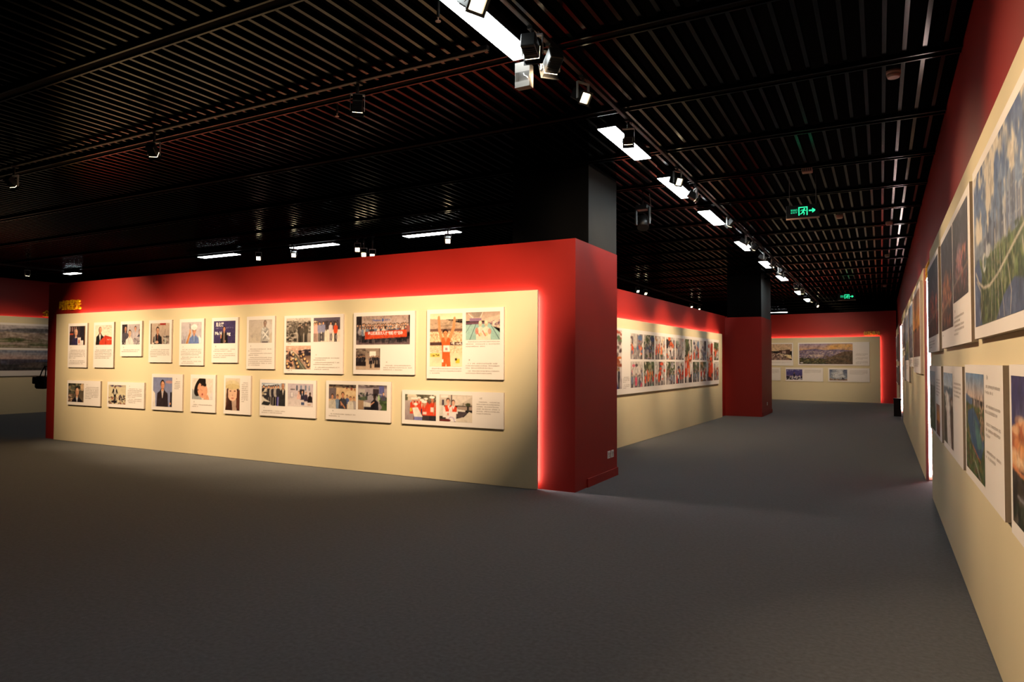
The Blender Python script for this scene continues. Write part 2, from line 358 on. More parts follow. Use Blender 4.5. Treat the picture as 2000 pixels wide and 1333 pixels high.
@pic
def assembly_line(p):
    p.grad('d8b4a0', 'b89080', 0, .35).grad('6c5448', 'c0a088', .35, 1).speck(.05, .05, 1, .2, ['f0d8c0', 'c89880'], 40, .05, .01)
    p.poly([(.2, .2), (.26, .2), (.85, 1), (.4, 1)], '58584c').line(.22, .2, .75, 1, .03, '98988a').line(.3, .22, 1, .95, .03, 'd0c0a8')
    p.speck(.55, .18, 1, .4, ['28222c', '3c343c'], 20, .08, .05).speck(0, .25, .3, .95, ['2c242a', 'd8a080', 'e8d8c8', '5c4a48'], 60, .06, .05)
    for x, y in ((.06, .8), (.1, .93), (.22, .62), (.4, .62), (.45, .78), (.5, .92), (.75, .6), (.85, .7), (.9, .85), (.62, .48), (.3, .42), (.7, .42)):
        p.ell(x, y, .07, .08, '3a2c30').ell(x+.01, y-.04, .04, .05, 'e8b880')
@pic
def banner_group(p):
    p.grad('a89088', 'c0a8a0', 0, .45).rect(0, 0, .11, .8, '2a2428').grad('4c3c40', '705c60', .72, 1).rect(.97, 0, 1, .6, '3a3034')
    tops = ['d8ccc8', '4c4850', '8c5048', '6a7890', 'c8b8ac', '302c34', 'a89ca0', '5c3c3c']
    p.crowd(.02, .98, .27, .6, 24, tops, DK, jit=.025).crowd(.05, .95, .36, .58, 18, tops, DK, jit=.02)
    p.poly([(.17, .55), (.94, .5), (.94, .74), (.17, .81)], 'd04828').poly([(.17, .55), (.3, .72), (.17, .81)], 'bc3c20', .5)
@pic
def exhibition_hall(p):
    p.grad('6c5c54', '8c7868', 0, .45).grad('a8907c', 'c4ac98', .45, 1).rect(.4, .0, .95, .5, '9a8678').rect(.56, .14, .82, .38, 'f0e8e0').speck(0, .08, .5, .2, ['3c3230', 'c0b0a0'], 30, .07, .012)
    p.rect(0, .25, .38, .5, '5c4c48').speck(0, .25, .4, .5, ['8c7c70', '302828'], 24, .03, .05).crowd(0, .4, .36, .4, 9, DK, DK, jit=.03).crowd(.55, 1, .36, .38, 10, DK+['6c6468'], DK, jit=.03)
    p.rect(0, .62, .42, .82, '241c1e').rect(.76, .72, 1, .88, '2a2224').fig(.62, .5, .42, '1c181c', '141216')
@pic
def athlete(p):
    p.grad('e0cca8', 'ecdcc0', 0, .12).poly([(0, .1), (.5, .12), (1, .2), (1, .3), (0, .3)], 'b89c84').speck(0, .12, 1, .3, ['a08870', 'c8b094', '8c7460'], 60, .05, .008)
    p.rect(0, .29, 1, .34, '705448').grad('d8b490', 'e0c098', .34, .54).speck(0, .34, 1, .54, ['f4e0c0', 'b8906c', 'e8c8a0', 'a87858'], 260, .02, .01)
    p.rect(0, .54, 1, .6, '4c3430').speck(.6, .55, 1, .59, ['e8d8c8'], 16, .02, .015).grad('e0c4a0', 'f0dcb8', .6, 1).speck(0, .6, 1, .74, ['f8e8d0', 'c09c78', 'd8b48c'], 180, .02, .008)
    p.rect(.02, .75, .32, .82, 'e8c860').speck(.04, .77, .3, .8, ['4c3c20'], 8, .015, .015)
    sk = 'd88a5c'; o = 'e8602c'
    p.line(.28, .1, .3, .32, .055, sk).line(.3, .3, .37, .5, .065, sk).line(.76, .12, .72, .3, .055, sk).line(.74, .26, .6, .5, .065, sk).ell(.28, .08, .035, .035, sk).ell(.76, .1, .035, .03, sk)
    p.poly([(.36, .46), (.44, .45), (.5, .5), (.57, .45), (.63, .48), (.62, .72), (.65, .99), (.53, 1), (.51, .93), (.49, 1), (.38, 1), (.39, .72)], o)
    p.poly([(.44, .44), (.56, .44), (.5, .55)], sk).ell(.48, .35, .085, .05, '2c1c18').ell(.485, .39, .07, .06, sk).rect(.42, .6, .62, .725, 'efe2d8').rect(.48, .645, .55, .69, 'b08890').rect(.38, .86, .43, .92, 'f0e8e0')
    for a in (.455, .52): p.ell(a, .385, .012, .006, '402820')
    p.line(.46, .42, .51, .42, .008, '904838').rect(.8, .85, .92, .93, 'e8c040').rect(.78, .84, .84, .88, '2c2420')
@pic
def swimmers(p):
    p.grad('b09484', 'd0b8a4', 0, .32).poly([(.15, 0), (.5, 0), (.4, .2), (.25, .2)], '9c8c80').line(.08, .05, .22, .22, .02, 'f4ece0').line(.5, .02, .44, .2, .02, 'f4ece0')
    p.rect(.12, .22, .46, .34, '90708c').rect(0, .36, 1, .44, '704c5c').poly([(.55, .25), (1, .12), (1, .6), (.55, .44)], 'd8bca8').speck(.6, .3, 1, .55, ['8c6c7c', 'e8d8c8', '604c60'], 60, .03, .02)
    p.poly([(0, .45), (.7, .42), (1, .75), (1, 1), (0, 1)], '9cc0b8').line(.3, .45, .12, 1, .02, '3c4c54').line(.75, .5, .98, .98, .02, '3c4c54').line(.15, .45, 0, .75, .015, '5c6c70')
    for x in (.43, .6):
        p.poly([(x-.12, .62), (x, .5), (x+.12, .62), (x+.13, 1), (x-.12, 1)], 'ecd8c4').ell(x, .42, .05, .1, 'e4b898').ell(x, .37, .045, .06, 'f0d8b8').ell(x, .8, .05, .06, 'e8c898').line(x-.1, .68, x-.02, .85, .04, 'd87868')
    p.ell(.33, .68, .05, .12, 'd87060', .7).ell(.7, .7, .05, .1, 'd87868', .6)
@pic
def man_portrait(p):
    p.grad('3c3830', '6c5c4c').speck(0, 0, 1, .5, ['1c2018', '5c5c4c', '8c7c64', '30342c'], 50, .12, .08).ell(.9, .2, .12, .2, 'dcb890', .8).speck(0, .6, .3, 1, ['a07c6c', 'c8a890', '503c34'], 20, .08, .05)
    p.bust(.58, .42, .21, 'cc9878', '1c1614', '1a181e', 'ccc8d0', look=.3)
@pic
def man_workshop(p):
    p.grad('c8bc9c', 'd8ccac').rect(.1, .02, .95, .12, 'b8ac98').speck(.14, .03, .82, .09, ['3c2c50'], 26, .03, .025).speck(.0, .6, 1, 1, ['a89070', 'd8ccb4', '8c4c38', '3c3434', 'b8b0a4'], 110, .05, .03)
    p.speck(.62, .55, .95, .78, ['28242c', '50484c'], 20, .04, .05).rect(.2, .82, .5, .92, '241c20')
    p.fig(.38, .08, .9, '1c1a20', '1a181c', 'b08468').rect(.34, .2, .43, .5, 'd8d0c0').line(.3, .25, .24, .42, .08, '1c1a20').line(.46, .25, .52, .42, .08, '1c1a20')
@pic
def man_suit(p):
    p.grad('7c84ac', '8c90b0').ell(.85, .16, .2, .05, 'c89088', .8).bust(.5, .25, .13, 'd49470', '221816', '2c2228', 'c8b8b8', look=.2)
    p.rect(.9, .5, 1, 1, '201a24').ell(.9, .88, .04, .04, 'd49470').poly([(0, .45), (.12, .55), (.14, 1), (0, 1)], 'e6dcd4')
@pic
def resting_head(p):
    p.grad('e4d8cc', 'ded4cc').poly([(0, .5), (.3, .7), (.5, 1), (0, 1)], 'a0a4a8').ell(.38, .38, .36, .3, '1c1614', rot=-.9).ell(.5, .55, .23, .38, 'dca080', rot=-.55).ell(.5, .2, .2, .12, '1c1614', rot=.5)
    p.ell(.28, .55, .04, .03, '503028').ell(.46, .33, .04, .035, '503028').ell(.5, .75, .035, .045, 'a04c48').poly([(.6, .85), (.75, .75), (.85, 1), (.55, 1)], 'dca080')
    p.poly([(.8, .8), (1, .6), (1, 1), (.82, 1)], 'd8d4d4').line(.4, .5, .5, .58, .02, 'b87c64')
@pic
def woman_hat(p):
    p.grad('dccdb8', 'c8b4a0').poly([(.12, .3), (.9, .3), (1, .7), (1, 1), (0, 1), (.15, .6)], '38221e').poly([(.45, .72), (.75, .62), (.8, 1), (.5, 1)], 'b89c8c')
    p.ell(.5, .48, .33, .23, 'e4b89c').ell(.48, .2, .46, .14, 'd8c8a0').ell(.5, .27, .48, .09, 'ccb888').poly([(.1, .35), (.2, .3), (.2, .8), (.05, .95)], '4c2c24').poly([(.8, .4), (1, .35), (1, 1), (.75, .9)], '5c3428')
    p.ell(.35, .4, .07, .015, '4c3028').ell(.65, .4, .07, .015, '4c3028').ell(.5, .62, .1, .015, 'b05c50').ell(.5, .53, .04, .02, 'c08c78')
@pic
def trade_visit(p):
    p.grad('9cacc4', 'b8b4b8', 0, .2).grad('c4b8a8', 'd8ccc0', .2, 1).line(0, .12, .8, .02, .05, 'dce4ec').line(0, .2, .7, .06, .02, '3c4450')
    p.crowd(.05, .75, .12, .9, 7, ['2c2a34', 'd4ccc8', '34303c', 'a8a09c'], DK+['4c48a0'], jit=.03).bust(.9, .12, .11, 'b07c60', '8c8078', '28282a', 'b8b0a8', look=-.6)
    p.poly([(0, .55), (.15, .7), (.4, .85), (.35, 1), (0, 1)], 'd8d0c4').poly([(.1, .8), (.4, .85), (.3, 1), (0, .95)], '28282c').speck(0, .3, .2, .6, ['e8dcc8', 'a89884'], 12, .05, .05)
@pic
def showroom(p):
    p.grad('bcb0bc', 'd0c4c4').grad('c8bcbc', 'd8cccc', .6, 1).rect(.1, .38, .24, .6, '9c94a0').rect(.12, .4, .22, .58, 'd8d0d4').line(.12, .26, .28, .26, .03, '3c3840')
    for i, x in enumerate((.34, .5, .68, .82)): p.rect(x, .08, x+.06, .3, ['50586c', '74809c', '6c7890', '8c94a8'][i])
    p.rect(.48, .26, .66, .6, '2c2830').bust(.58, .36, .05, SK, '1c1618', '28283c', 'c8d0e0', base=.7).bust(.45, .38, .05, SK, '1c1618', 'd8b0a8', base=.68).bust(.72, .4, .045, SK, '1c1618', '30283c', base=.75).bust(.88, .44, .06, '4c342c', '161214', '1c161c', base=.8)
    p.rect(.54, .8, .66, .92, '404c70').ell(.85, .9, .07, .02, 'b08c70')
@pic
def young_men(p):
    p.grad('3c3434', '8c7460', 0, .14).grad('d8b890', 'd0a878', .14, 1).rect(0, .15, .28, .6, '685c60').speck(.05, .0, 1, .14, ['241e20', '6c6054', '1c1820'], 30, .07, .02)
    p.speck(.6, .12, .95, .22, ['8c4030', '34406c'], 5, .03, .05).ell(.8, .35, .2, .1, 'e8d0a8', .6)
    p.bust(.33, .5, .07, 'b88064', '1c1412', '7088a8').bust(.14, .5, .085, 'b88064', '1c1412', 'c4bcb0').bust(.68, .48, .05, 'c08c6c', '1c1412', '4c5c8c', base=.8).bust(.92, .56, .06, 'c08c6c', '1c1412', 'a8a0a0').bust(.8, .56, .07, 'c89070', '1c1412', 'd4ccc0')
    p.bust(.52, .42, .095, 'c08464', '1c1412', '363844', '404450').line(.45, .72, .6, .95, .06, 'c08464').line(.45, .7, .47, .85, .05, 'c08464')
@pic
def office_desk(p):
    p.grad('5c5050', '8c8088', 0, .14).grad('a89ca4', '90848c', .14, 1).speck(0, .02, .8, .12, ['2c2428', 'b8acb0'], 20, .12, .012).rect(.52, .16, .72, .42, '3a3036').rect(.73, .04, .9, .5, '5a5c94').rect(.02, .18, .25, .32, 'b8b0ac')
    p.speck(0, .35, .35, .62, ['3c4c3c', '2c2c34', '5c6850'], 40, .05, .04).speck(.1, .35, .8, .45, ['28242c', 'b8b0b4', '48444c'], 40, .04, .03).rect(.33, .42, .54, .6, '9c949c').rect(.3, .3, .35, .45, '1c1a20')
    p.rect(.0, .62, .2, 1, 'a08468').poly([(.2, .66), (.7, .8), (.7, .88), (.2, .88)], 'd0c8c0').rect(.22, .88, .7, 1, '28242c').ell(.72, .52, .04, .12, '9cc088', .8)
    p.bust(.58, .48, .085, '302420', '181214', '181620').line(.45, .78, .56, .68, .05, 'c89074').speck(.8, .5, 1, 1, ['34442c', '4c6038', '242c20'], 50, .06, .06).bust(.88, .34, .05, SK, '1c1618', '504c5c', base=.6)
@pic
def red_vests(p):
    p.grad('e8dcc4', 'c8b8a4', 0, .25).speck(.42, .0, 1, .28, ['5c5848', '706a58', '4c4a3c'], 60, .07, .06).speck(0, .0, .07, .2, ['5c5c48'], 8, .05, .06).grad('b0a09c', '98888c', .25, 1, 0, .3)
    p.rect(.28, .25, 1, 1, '6c4c44')
    for x, y, r in ((.26, .2, .06), (.36, .2, .065), (.46, .17, .06), (.68, .2, .06), (.55, .26, .07), (.35, .42, .07)):
        p.bust(x, y, r, 'd09078', '2c201c', 'd8442c', 'e8c8b0', base=.75).ell(x, y-r*.6, r*1.0, r*.7, 'f0e8dc')
    p.bust(.88, .19, .085, 'c08468', '2c201c', 'dc4428', base=.8).ell(.87, .1, .085, .055, 'f4ece0').rect(.78, .8, 1, 1, '28262e').line(.97, .3, .92, .72, .06, 'b87c60')
    p.bust(.63, .36, .085, 'c88c70', '2c201c', 'dc4830', base=.8).ell(.63, .28, .085, .055, 'f4ece4').rect(.52, .55, .56, 1, '34304c').rect(.58, .66, .7, .76, 'e8d0c8').rect(.56, .8, .78, 1, '3c3438').rect(.82, .48, .92, .66, 'ecd4cc')
    p.poly([(.24, .52), (.42, .5), (.58, .86), (.3, .86)], 'e8e2d8').rect(.3, .86, .56, 1, '7c80b8').ell(.2, .6, .04, .08, 'e0b848')
@pic
def front_desk(p):
    p.grad('d0c4b8', 'c0b4a8', 0, .4).rect(.36, 0, .39, .4, '584c4c').poly([(.4, .05), (1, .05), (.7, .3), (.5, .4), (.4, .4)], 'dcd0c4').rect(.05, .02, .28, .12, 'e8e0d8').rect(.08, .2, .15, .45, '4c4450').rect(.55, .42, 1, .56, 'a08c80')
    p.rect(.0, .4, .15, .8, 'dcd4cc').speck(.62, .3, .98, .42, ['988c80', '5c5048'], 14, .03, .03).ell(.87, .35, .07, .06, '444830').rect(.84, .4, .9, .6, '34302c')
    p.poly([(.5, .52), (.75, .55), (.85, .65), (.7, .82), (.5, .84)], '4c4044').poly([(.5, .88), (.75, .8), (.9, .6), (1, .65), (1, 1), (.5, 1)], 'd8ccbc').poly([(.5, .52), (.8, .56), (.78, .62), (.5, .6)], 'e0d8d0')
    p.bust(.27, .25, .1, 'dca890', '241a1a', 'e8e0dc', base=.95).poly([(.16, .42), (.24, .38), (.29, .55), (.33, .38), (.4, .42), (.4, .63), (.2, .63)], 'd8482c')
    p.bust(.43, .29, .085, 'dca890', '241a1a', 'e8e0dc', base=.7).poly([(.4, .45), (.43, .55), (.48, .42), (.54, .46), (.53, .63), (.4, .63)], 'd8482c')
    p.rect(.22, .63, .52, .98, 'ece4e4').ell(.37, .95, .1, .14, 'b0a0c8').ell(.37, .97, .08, .13, 'ece4e4').ell(.27, .72, .03, .05, 'd89080').ell(.17, .95, .18, .06, '6c2c2c').rect(0, .84, .2, .92, '3c3434')
def street(seed, cols, sky='c8c0b8', ground='a89e9c', people=3, red=True, green=False):
    def f(p):
        r = p.r; p.grad(sky, ground).tex('e8e0d8', .7, 4, 0, 0, 1, .5, .4, .6)
        for _ in range(3):
            x = r.uniform(-.1, .8); p.rect(x, r.uniform(0, .2), x+r.uniform(.15, .4), .5, r.choice(['b8acac', '8c8488', 'd0c4bc', '5c5054', cols[2]]))
        if green or seed % 4 == 1: p.tex('4c5c34', .95, 5, 0, 0, 1, .6, .42, .55).tex('2c3424', .8, 9, 0, 0, 1, .6, .5, .6)
        for _ in range(3): p.ell(r.uniform(0, 1), r.uniform(.05, .45), r.uniform(.06, .2), r.uniform(.04, .12), r.choice(cols), .9)
        p.tex('6c6468', .6, 6, 0, .55, 1, 1, .48, .6)
        tops = (['e0502c', 'd83c24', 'e87848', 'e8e0dc'] if red else ['6c7890', 'e0d8d4', '4c4858', '8c5c50'])+[cols[0]]
        for i in range(people+2): p.fig(r.uniform(0, 1), r.uniform(.25, .4), r.uniform(.35, .5), r.choice(tops), r.choice(DK), hair='1c1618')
        for i in range(people): p.fig((i+r.uniform(.25, .75))/people, r.uniform(.3, .5), r.uniform(.6, .95), r.choice(tops), r.choice(DK+['d0c8c4']), hair='1c1618')
        for _ in range(5): p.ell(r.uniform(0, 1), r.uniform(.5, 1), r.uniform(.03, .12), r.uniform(.02, .09), r.choice(cols), .9)
    return f
ST = {}
_c = [('e8dcd0', 'e05030', '50709c'), ('30406c', '3c5030', 'd84830'), ('4c5c34', 'a87848', 'e0c8a8'), ('e8e0d8', 'e86030', '302c30'), ('b0a8a8', '8c9c8c', 'e0b0a0'),
      ('d8ccc8', 'b4acb0', 'e0dcd8'), ('5c4430', '38304c', '7890b0'), ('78707c', 'e8dcc8', '4c3c38'), ('6c2c20', 'e0a080', '9c3020'), ('808c48', 'a88c60', '4c5c2c'),
      ('d8506c', 'e8d8d0', '3c3034'), ('98946c', '88a89c', 'd8ccc0'), ('e04828', 'd8d0c8', 'f0e0d0'), ('383440', '9c949c', 'd0c8c8'), ('a05c34', '7c4c38', '34406c'),
      ('e8e4e0', 'd83c24', '98948c'), ('5c6c70', '506c40', '383c44'), ('a88058', 'f0e0b8', '805838'), ('8c2c20', 'd8b0a0', '28181c'), ('b04834', 'c8b4a8', '584870')]
for i, c in enumerate(_c): FUN['street_%d' % i] = street(i, list(c), people=2+i % 3, red=i % 3 != 1, green=i in (1, 9, 11, 16))
@pic
def lion_dance(p):
    p.grad('d8d0cc', 'b8acac').speck(0, .0, 1, .2, ['b84830', '4c6c44', '8c3c2c'], 20, .12, .05).speck(.1, .2, 1, .6, ['3c2c2c', 'e8e0dc', '6c5854'], 60, .06, .03).speck(0, .45, 1, .68, ['c86830', '8c3c20', 'a89050'], 50, .12, .03)
    p.poly([(.3, .7), (.7, .64), (.85, 1), (.4, 1)], '2c2c6c').crowd(0, 1, .6, .4, 4, ['2c2c6c', '28242c'], DK)
@pic
def panorama_hills(p):
    p.grad('a08cac', 'd8a474', 0, .35).speck(.55, .02, 1, .3, ['e8ac58', 'd89c50', 'e0b070'], 60, .1, .05, .25).poly([(0, .34), (.12, .3), (.3, .25), (.5, .32), (.7, .28), (1, .34), (1, .75), (0, .75)], '746480')
    p.speck(0, .38, .8, .7, ['c0a49c', 'a88c94', 'd8bcac', '8c7480', '605464'], 420, .014, .014).ell(.26, .58, .05, .045, 'd8c0b4').ell(.27, .58, .025, .02, '8c7880').poly([(.32, .52), (.47, .55), (.45, .66), (.3, .64)], 'c8aca4')
    p.poly([(.5, .8), (.62, .62), (.85, .38), (1, .36), (1, 1), (.45, 1)], '5c4430').grad('544c30', '28241c', .78, 1, 0, .55).speck(0, .7, .6, .98, ['4c5030', '34341f', '7c6c40', '2c2c1c'], 160, .03, .02).speck(.5, .6, 1, 1, ['4c3c28', '6c5034', '3c2f20'], 120, .04, .03, .5).ell(.05, .93, .03, .03, 'd8d0cc')
@pic
def theatre(p):
    p.grad('d0b094', 'e0c09c', 0, .45).poly([(.45, .4), (.92, .34), (.92, .62), (.5, .6)], '4c3028').rect(.6, .42, .75, .56, 'b89890').poly([(.5, .6), (.95, .68), (1, .95), (.4, .6)], 'f0d4a4').poly([(0, .45), (.4, .6), (.9, .9), (.9, 1), (0, 1)], '8c6c60').speck(0, .55, .75, 1, ['302428', 'e0c8b8', '4c3c40', 'b09088'], 150, .03, .025)
@pic
def purple_event(p):
    p.grad('4c4488', '443c78').speck(.05, .08, .85, .16, ['c8c4dc'], 40, .015, .02).crowd(.0, 1, .55, .5, 9, ['d8d0d4', '201c28', '34304c'], DK, jit=.04).fig(.5, .3, .6, '1c1a24', '141218').speck(0, .75, 1, 1, ['1c1824', 'd8d0d4'], 50, .05, .06)
@pic
def harbour_cloud(p):
    p.grad('586480', '9ca4b0').speck(.2, .05, .8, .7, ['c8ccd4', 'e0e0e0'], 50, .14, .1, .5).rect(0, .88, 1, 1, '8c7468').speck(0, .82, 1, .95, ['4c4038', 'b89070'], 40, .03, .03)
    for x in (.12, .28, .5, .62): p.line(x, .35+.2*x, x, .9, .012, '8c8c94')
    p.poly([(.68, .88), (.72, .68), (.85, .85), (.95, .88)], '3c3440')
@pic
def aerial_town(p):
    p.grad('c8c0c0', 'b0a8b0', 0, .25).poly([(0, .28), (.3, .22), (.55, .24), (.7, .18), (.85, .25), (1, .24), (1, .5), (0, .5)], '6c6870').grad('a08c84', '746c58', .32, 1)
    p.speck(0, .32, 1, .75, ['c8b0a4', '8c786c', 'b09c94', '5c5c44', 'd8c8bc'], 420, .012, .02).speck(0, .6, 1, 1, ['4c5c30', '3c4428', '8c8470', 'b8a898'], 200, .03, .04).line(.1, .95, .3, .5, .03, 'a89c90').line(.6, .3, 1, .8, .03, 'b0a494').ell(.55, .8, .12, .06, 'b8a49c').ell(.7, .2, .08, .07, '58585c')
@pic
def dusk_city(p):
    p.grad('a8b0c0', 'c8a8a0', 0, .45).speck(0, .05, 1, .2, ['74809c', '5c6884'], 20, .12, .03, .5).grad('504c5c', '342c34', .45, 1).towers(0, .6, .75, .1, .45, 30, ['74748c', '5c5c74', '8c8494', '484860']).rect(.46, .15, .56, 1, 'a0a8b8').rect(.47, .2, .5, 1, '545c74')
    p.speck(0, .7, .4, 1, ['d08c60', '8c6c5c', '4c3c40'], 50, .04, .03).speck(.55, .6, 1, 1, ['2c3030', '403c40', '5c504c'], 80, .06, .05).line(.8, .5, .95, 1, .06, 'b08c80').poly([(.7, .5), (.85, .42), (1, .46), (1, .55), (.7, .55)], '4c587c')
@pic
def river_city(p):
    p.grad('3c5484', '7c90ac', 0, .5).tex('d8ccb8', .95, 5, 0, 0, 1, .5, .46, .62, .8).grad('8c98a8', '6c7888', .47, .62).tex('5c6c84', .7, 20, 0, .46, 1, .6)
    p.towers(.22, 1, .62, .06, .24, 150, ['98a0b0', '7c8498', '606c84', 'a8acb4', '50586c', 'b8b4b0']).towers(.3, .9, .6, .18, .34, 16, ['74809c', '8490a8', '68748c'])
    p.rect(.235, .17, .245, .6, '64708c').rect(.6, .1, .612, .6, '7c88a0')
    for k in range(40):
        x = p.r.uniform(.62, .98); y = p.r.uniform(.36, .56); p.rect(x, y, x+.012, y+.006, 'd0ccc4')
    p.grad('4c6040', '33442a', .6, 1).tex('6c8048', .8, 14, 0, .58, 1, 1, .45, .6).tex('2c3c24', .8, 20, 0, .56, 1, 1, .5, .62).tex('a8a078', .5, 26, .1, .56, 1, .85, .55, .68)
    p.poly([(0, .6), (.1, .56), (.17, .68), (.12, .86), (.16, 1), (0, 1)], '44587c').poly([(.55, .88), (.7, .82), (.85, .86), (.9, 1), (.42, 1)], '485878').ell(.22, .62, .04, .06, 'c4c8c4').ell(.235, .62, .02, .035, '5c7470').ell(.3, .57, .05, .04, 'b8bcc0')
    P = lambda pts, w_: [p.line(a[0], a[1], b[0], b[1], w_, 'bfb6a6') for a, b in zip(pts, pts[1:])]
    P([(.03, .64), (.1, .72), (.2, .77), (.32, .78), (.46, .75), (.62, .69), (.8, .62), (1, .56)], .02); P([(.03, .64), (.1, .72), (.2, .77), (.32, .78), (.46, .75), (.62, .69), (.8, .62), (1, .56)], .008)
    P([(.05, .7), (.14, .78), (.16, .88), (.1, 1)], .013)
    for x0, x1 in ((.36, .34), (.41, .42), (.45, .48), (.5, .56)): P([(x0, .58), (x0+.01, .75), (x1, 1)], .011)
    P([(.62, .74), (.66, .88), (.64, 1)], .013); P([(.8, .66), (.84, .85), (.95, 1)], .014)
def night(seed, glow):
    def f(p):
        p.grad('2c2c3c', '3c3440', 0, .5).grad('3c3038', '241c20', .5, 1).towers(0, 1, .75, .05, .35, 40, ['3c3440', '504450', '2c2834'], [glow, 'e8c890', 'd87058'])
        p.speck(.1, .45, .9, .75, [glow, 'e89060', 'c85040'], 60, .03, .05, .5).ell(.45, .52, .2, .16, glow, .3).speck(.05, .75, .95, .95, [glow, 'a04838', '6c3c38'], 60, .01, .05, .6).line(0, .8, 1, .68, .03, 'a08870', .6)
    return f
FUN['night_red'] = night(1, 'd85038'); FUN['night_orange'] = night(2, 'e88848'); FUN['night_violet'] = night(3, 'c890a0')
@pic
def cloud_valley(p):
    p.grad('8ca8c8', 'b8c8d4', 0, .2).grad('4c6478', '8c6c68', .2, 1).poly([(.3, .25), (.6, .3), (.8, 1), (.4, 1)], 'e0d8d4').poly([(0, .3), (.3, .35), (.4, 1), (0, 1)], '3c3c30').poly([(.7, .35), (1, .3), (1, 1), (.85, 1)], '504038').speck(.2, .2, .9, .5, ['e8e4e0'], 16, .1, .04, .6)
@pic
def towers_green(p):
    p.grad('98a8b8', 'a8b4b8', 0, .25).grad('4c6060', '384430', .25, 1).towers(0, .9, .7, .1, .45, 30, ['708490', '587078', '8c9ca0']).speck(0, .5, 1, 1, ['3c5034', '2c3c28', '5c7450'], 120, .06, .05)
@pic
def lake_park(p):
    p.grad('5c88b8', 'd8b8a4', 0, .25).poly([(0, .22), (.4, .26), (.4, .34), (0, .36)], '4c6488').towers(.45, 1, .34, .02, .16, 30, ['8c7c78', 'a89890', '6c6868']).rect(.56, .1, .58, .34, '74686c')
    p.grad('5c5c34', '2c4420', .32, 1).speck(0, .32, 1, 1, ['4c6430', '38502c', '6c6c3c', '5c4434', '2c4020'], 360, .05, .03).poly([(.12, .4), (.45, .34), (.85, .48), (1, .62), (.85, .78), (.6, .8), (.3, .68), (.12, .5)], '2c4c70').poly([(.5, .42), (.8, .52), (.9, .68), (.65, .72)], '48786c', .7)
    p.line(.4, .72, .8, .82, .02, 'c06c44').line(.5, .85, .8, .98, .02, 'a8a8a0').speck(.8, .3, 1, .6, ['b89880', '8c7060'], 40, .03, .02)
@pic
def storm_cloud(p):
    p.grad('2c2c64', '40406c', 0, .4).ell(.4, .48, .5, .2, 'e08850', .8).ell(.45, .5, .35, .12, 'f8cc98', .9).speck(0, .3, .9, .6, ['e89c60', 'f8d8b0', 'b05c3c'], 60, .1, .05, .5).grad('2c2424', '1c2018', .62, 1).line(0, .62, .6, .7, .03, 'd08050').speck(0, .65, 1, 1, ['3c3428', '202818', '484040'], 90, .06, .04).line(.1, .8, .9, .85, .02, '8c8890')
@pic
def coast_blue(p):
    p.grad('6c84b0', 'a8b8cc', 0, .4).grad('5c6488', '484c50', .4, 1).speck(0, .4, 1, .9, ['8c8ca0', '504c58', 'b8b0a8'], 90, .05, .03)
@pic
def golden_dusk(p):
    p.grad('9c7060', 'e09848', 0, .55).speck(.1, .3, .9, .7, ['f0b860', 'c07038'], 40, .08, .06, .6).grad('804c3c', '5c3834', .6, 1).towers(0, 1, .75, .05, .2, 20, ['6c4840', '8c5c48'])

def print_mesh(name, w, h, fn, dens=130, seed=1):
    p = Pic(w, h, dens, seed); FUN[fn](p)
    n = np.random.RandomState(seed).normal(0, .02, p.a.shape[:2])[:, :, None]
    if w > .55 or fn.startswith('street'): p.tex('ffffff', .16, 12); p.tex('000000', .22, 14)
    else: p.tex('ffffff', .05, 8); p.tex('000000', .07, 8)
    for ax in (0, 1): p.a = (np.roll(p.a, 1, ax)*.25+p.a*.5+np.roll(p.a, -1, ax)*.25) if ax == 0 else p.a
    a = np.clip(p.a+n, 0, 1).reshape(p.ny, 2, p.nx, 2, 3).mean((1, 3))[::-1]      # row 0 = bottom
    nx, ny = p.nx, p.ny
    xs = (np.arange(nx)/(nx-1)-.5)*w; zs = np.arange(ny)/(ny-1)*h
    co = np.zeros((ny, nx, 3), 'f'); co[:, :, 0] = xs[None]; co[:, :, 2] = zs[:, None]
    idx = np.arange(nx*ny).reshape(ny, nx)
    q = np.stack((idx[:-1, :-1], idx[:-1, 1:], idx[1:, 1:], idx[1:, :-1]), -1).reshape(-1, 4)
    me = bpy.data.meshes.new(name); me.vertices.add(nx*ny); me.vertices.foreach_set('co', co.ravel())
    me.loops.add(q.size); me.loops.foreach_set('vertex_index', q.ravel().astype('i'))
    me.polygons.add(len(q)); me.polygons.foreach_set('loop_start', np.arange(0, q.size, 4).astype('i'))
    ca = me.color_attributes.new('ink', 'BYTE_COLOR', 'POINT')
    c4 = np.ones((ny*nx, 4), 'f'); c4[:, :3] = a.reshape(-1, 3); ca.data.foreach_set('color_srgb', c4.ravel())
    me.update(); me.validate(); me.materials.append(M['print']); return me

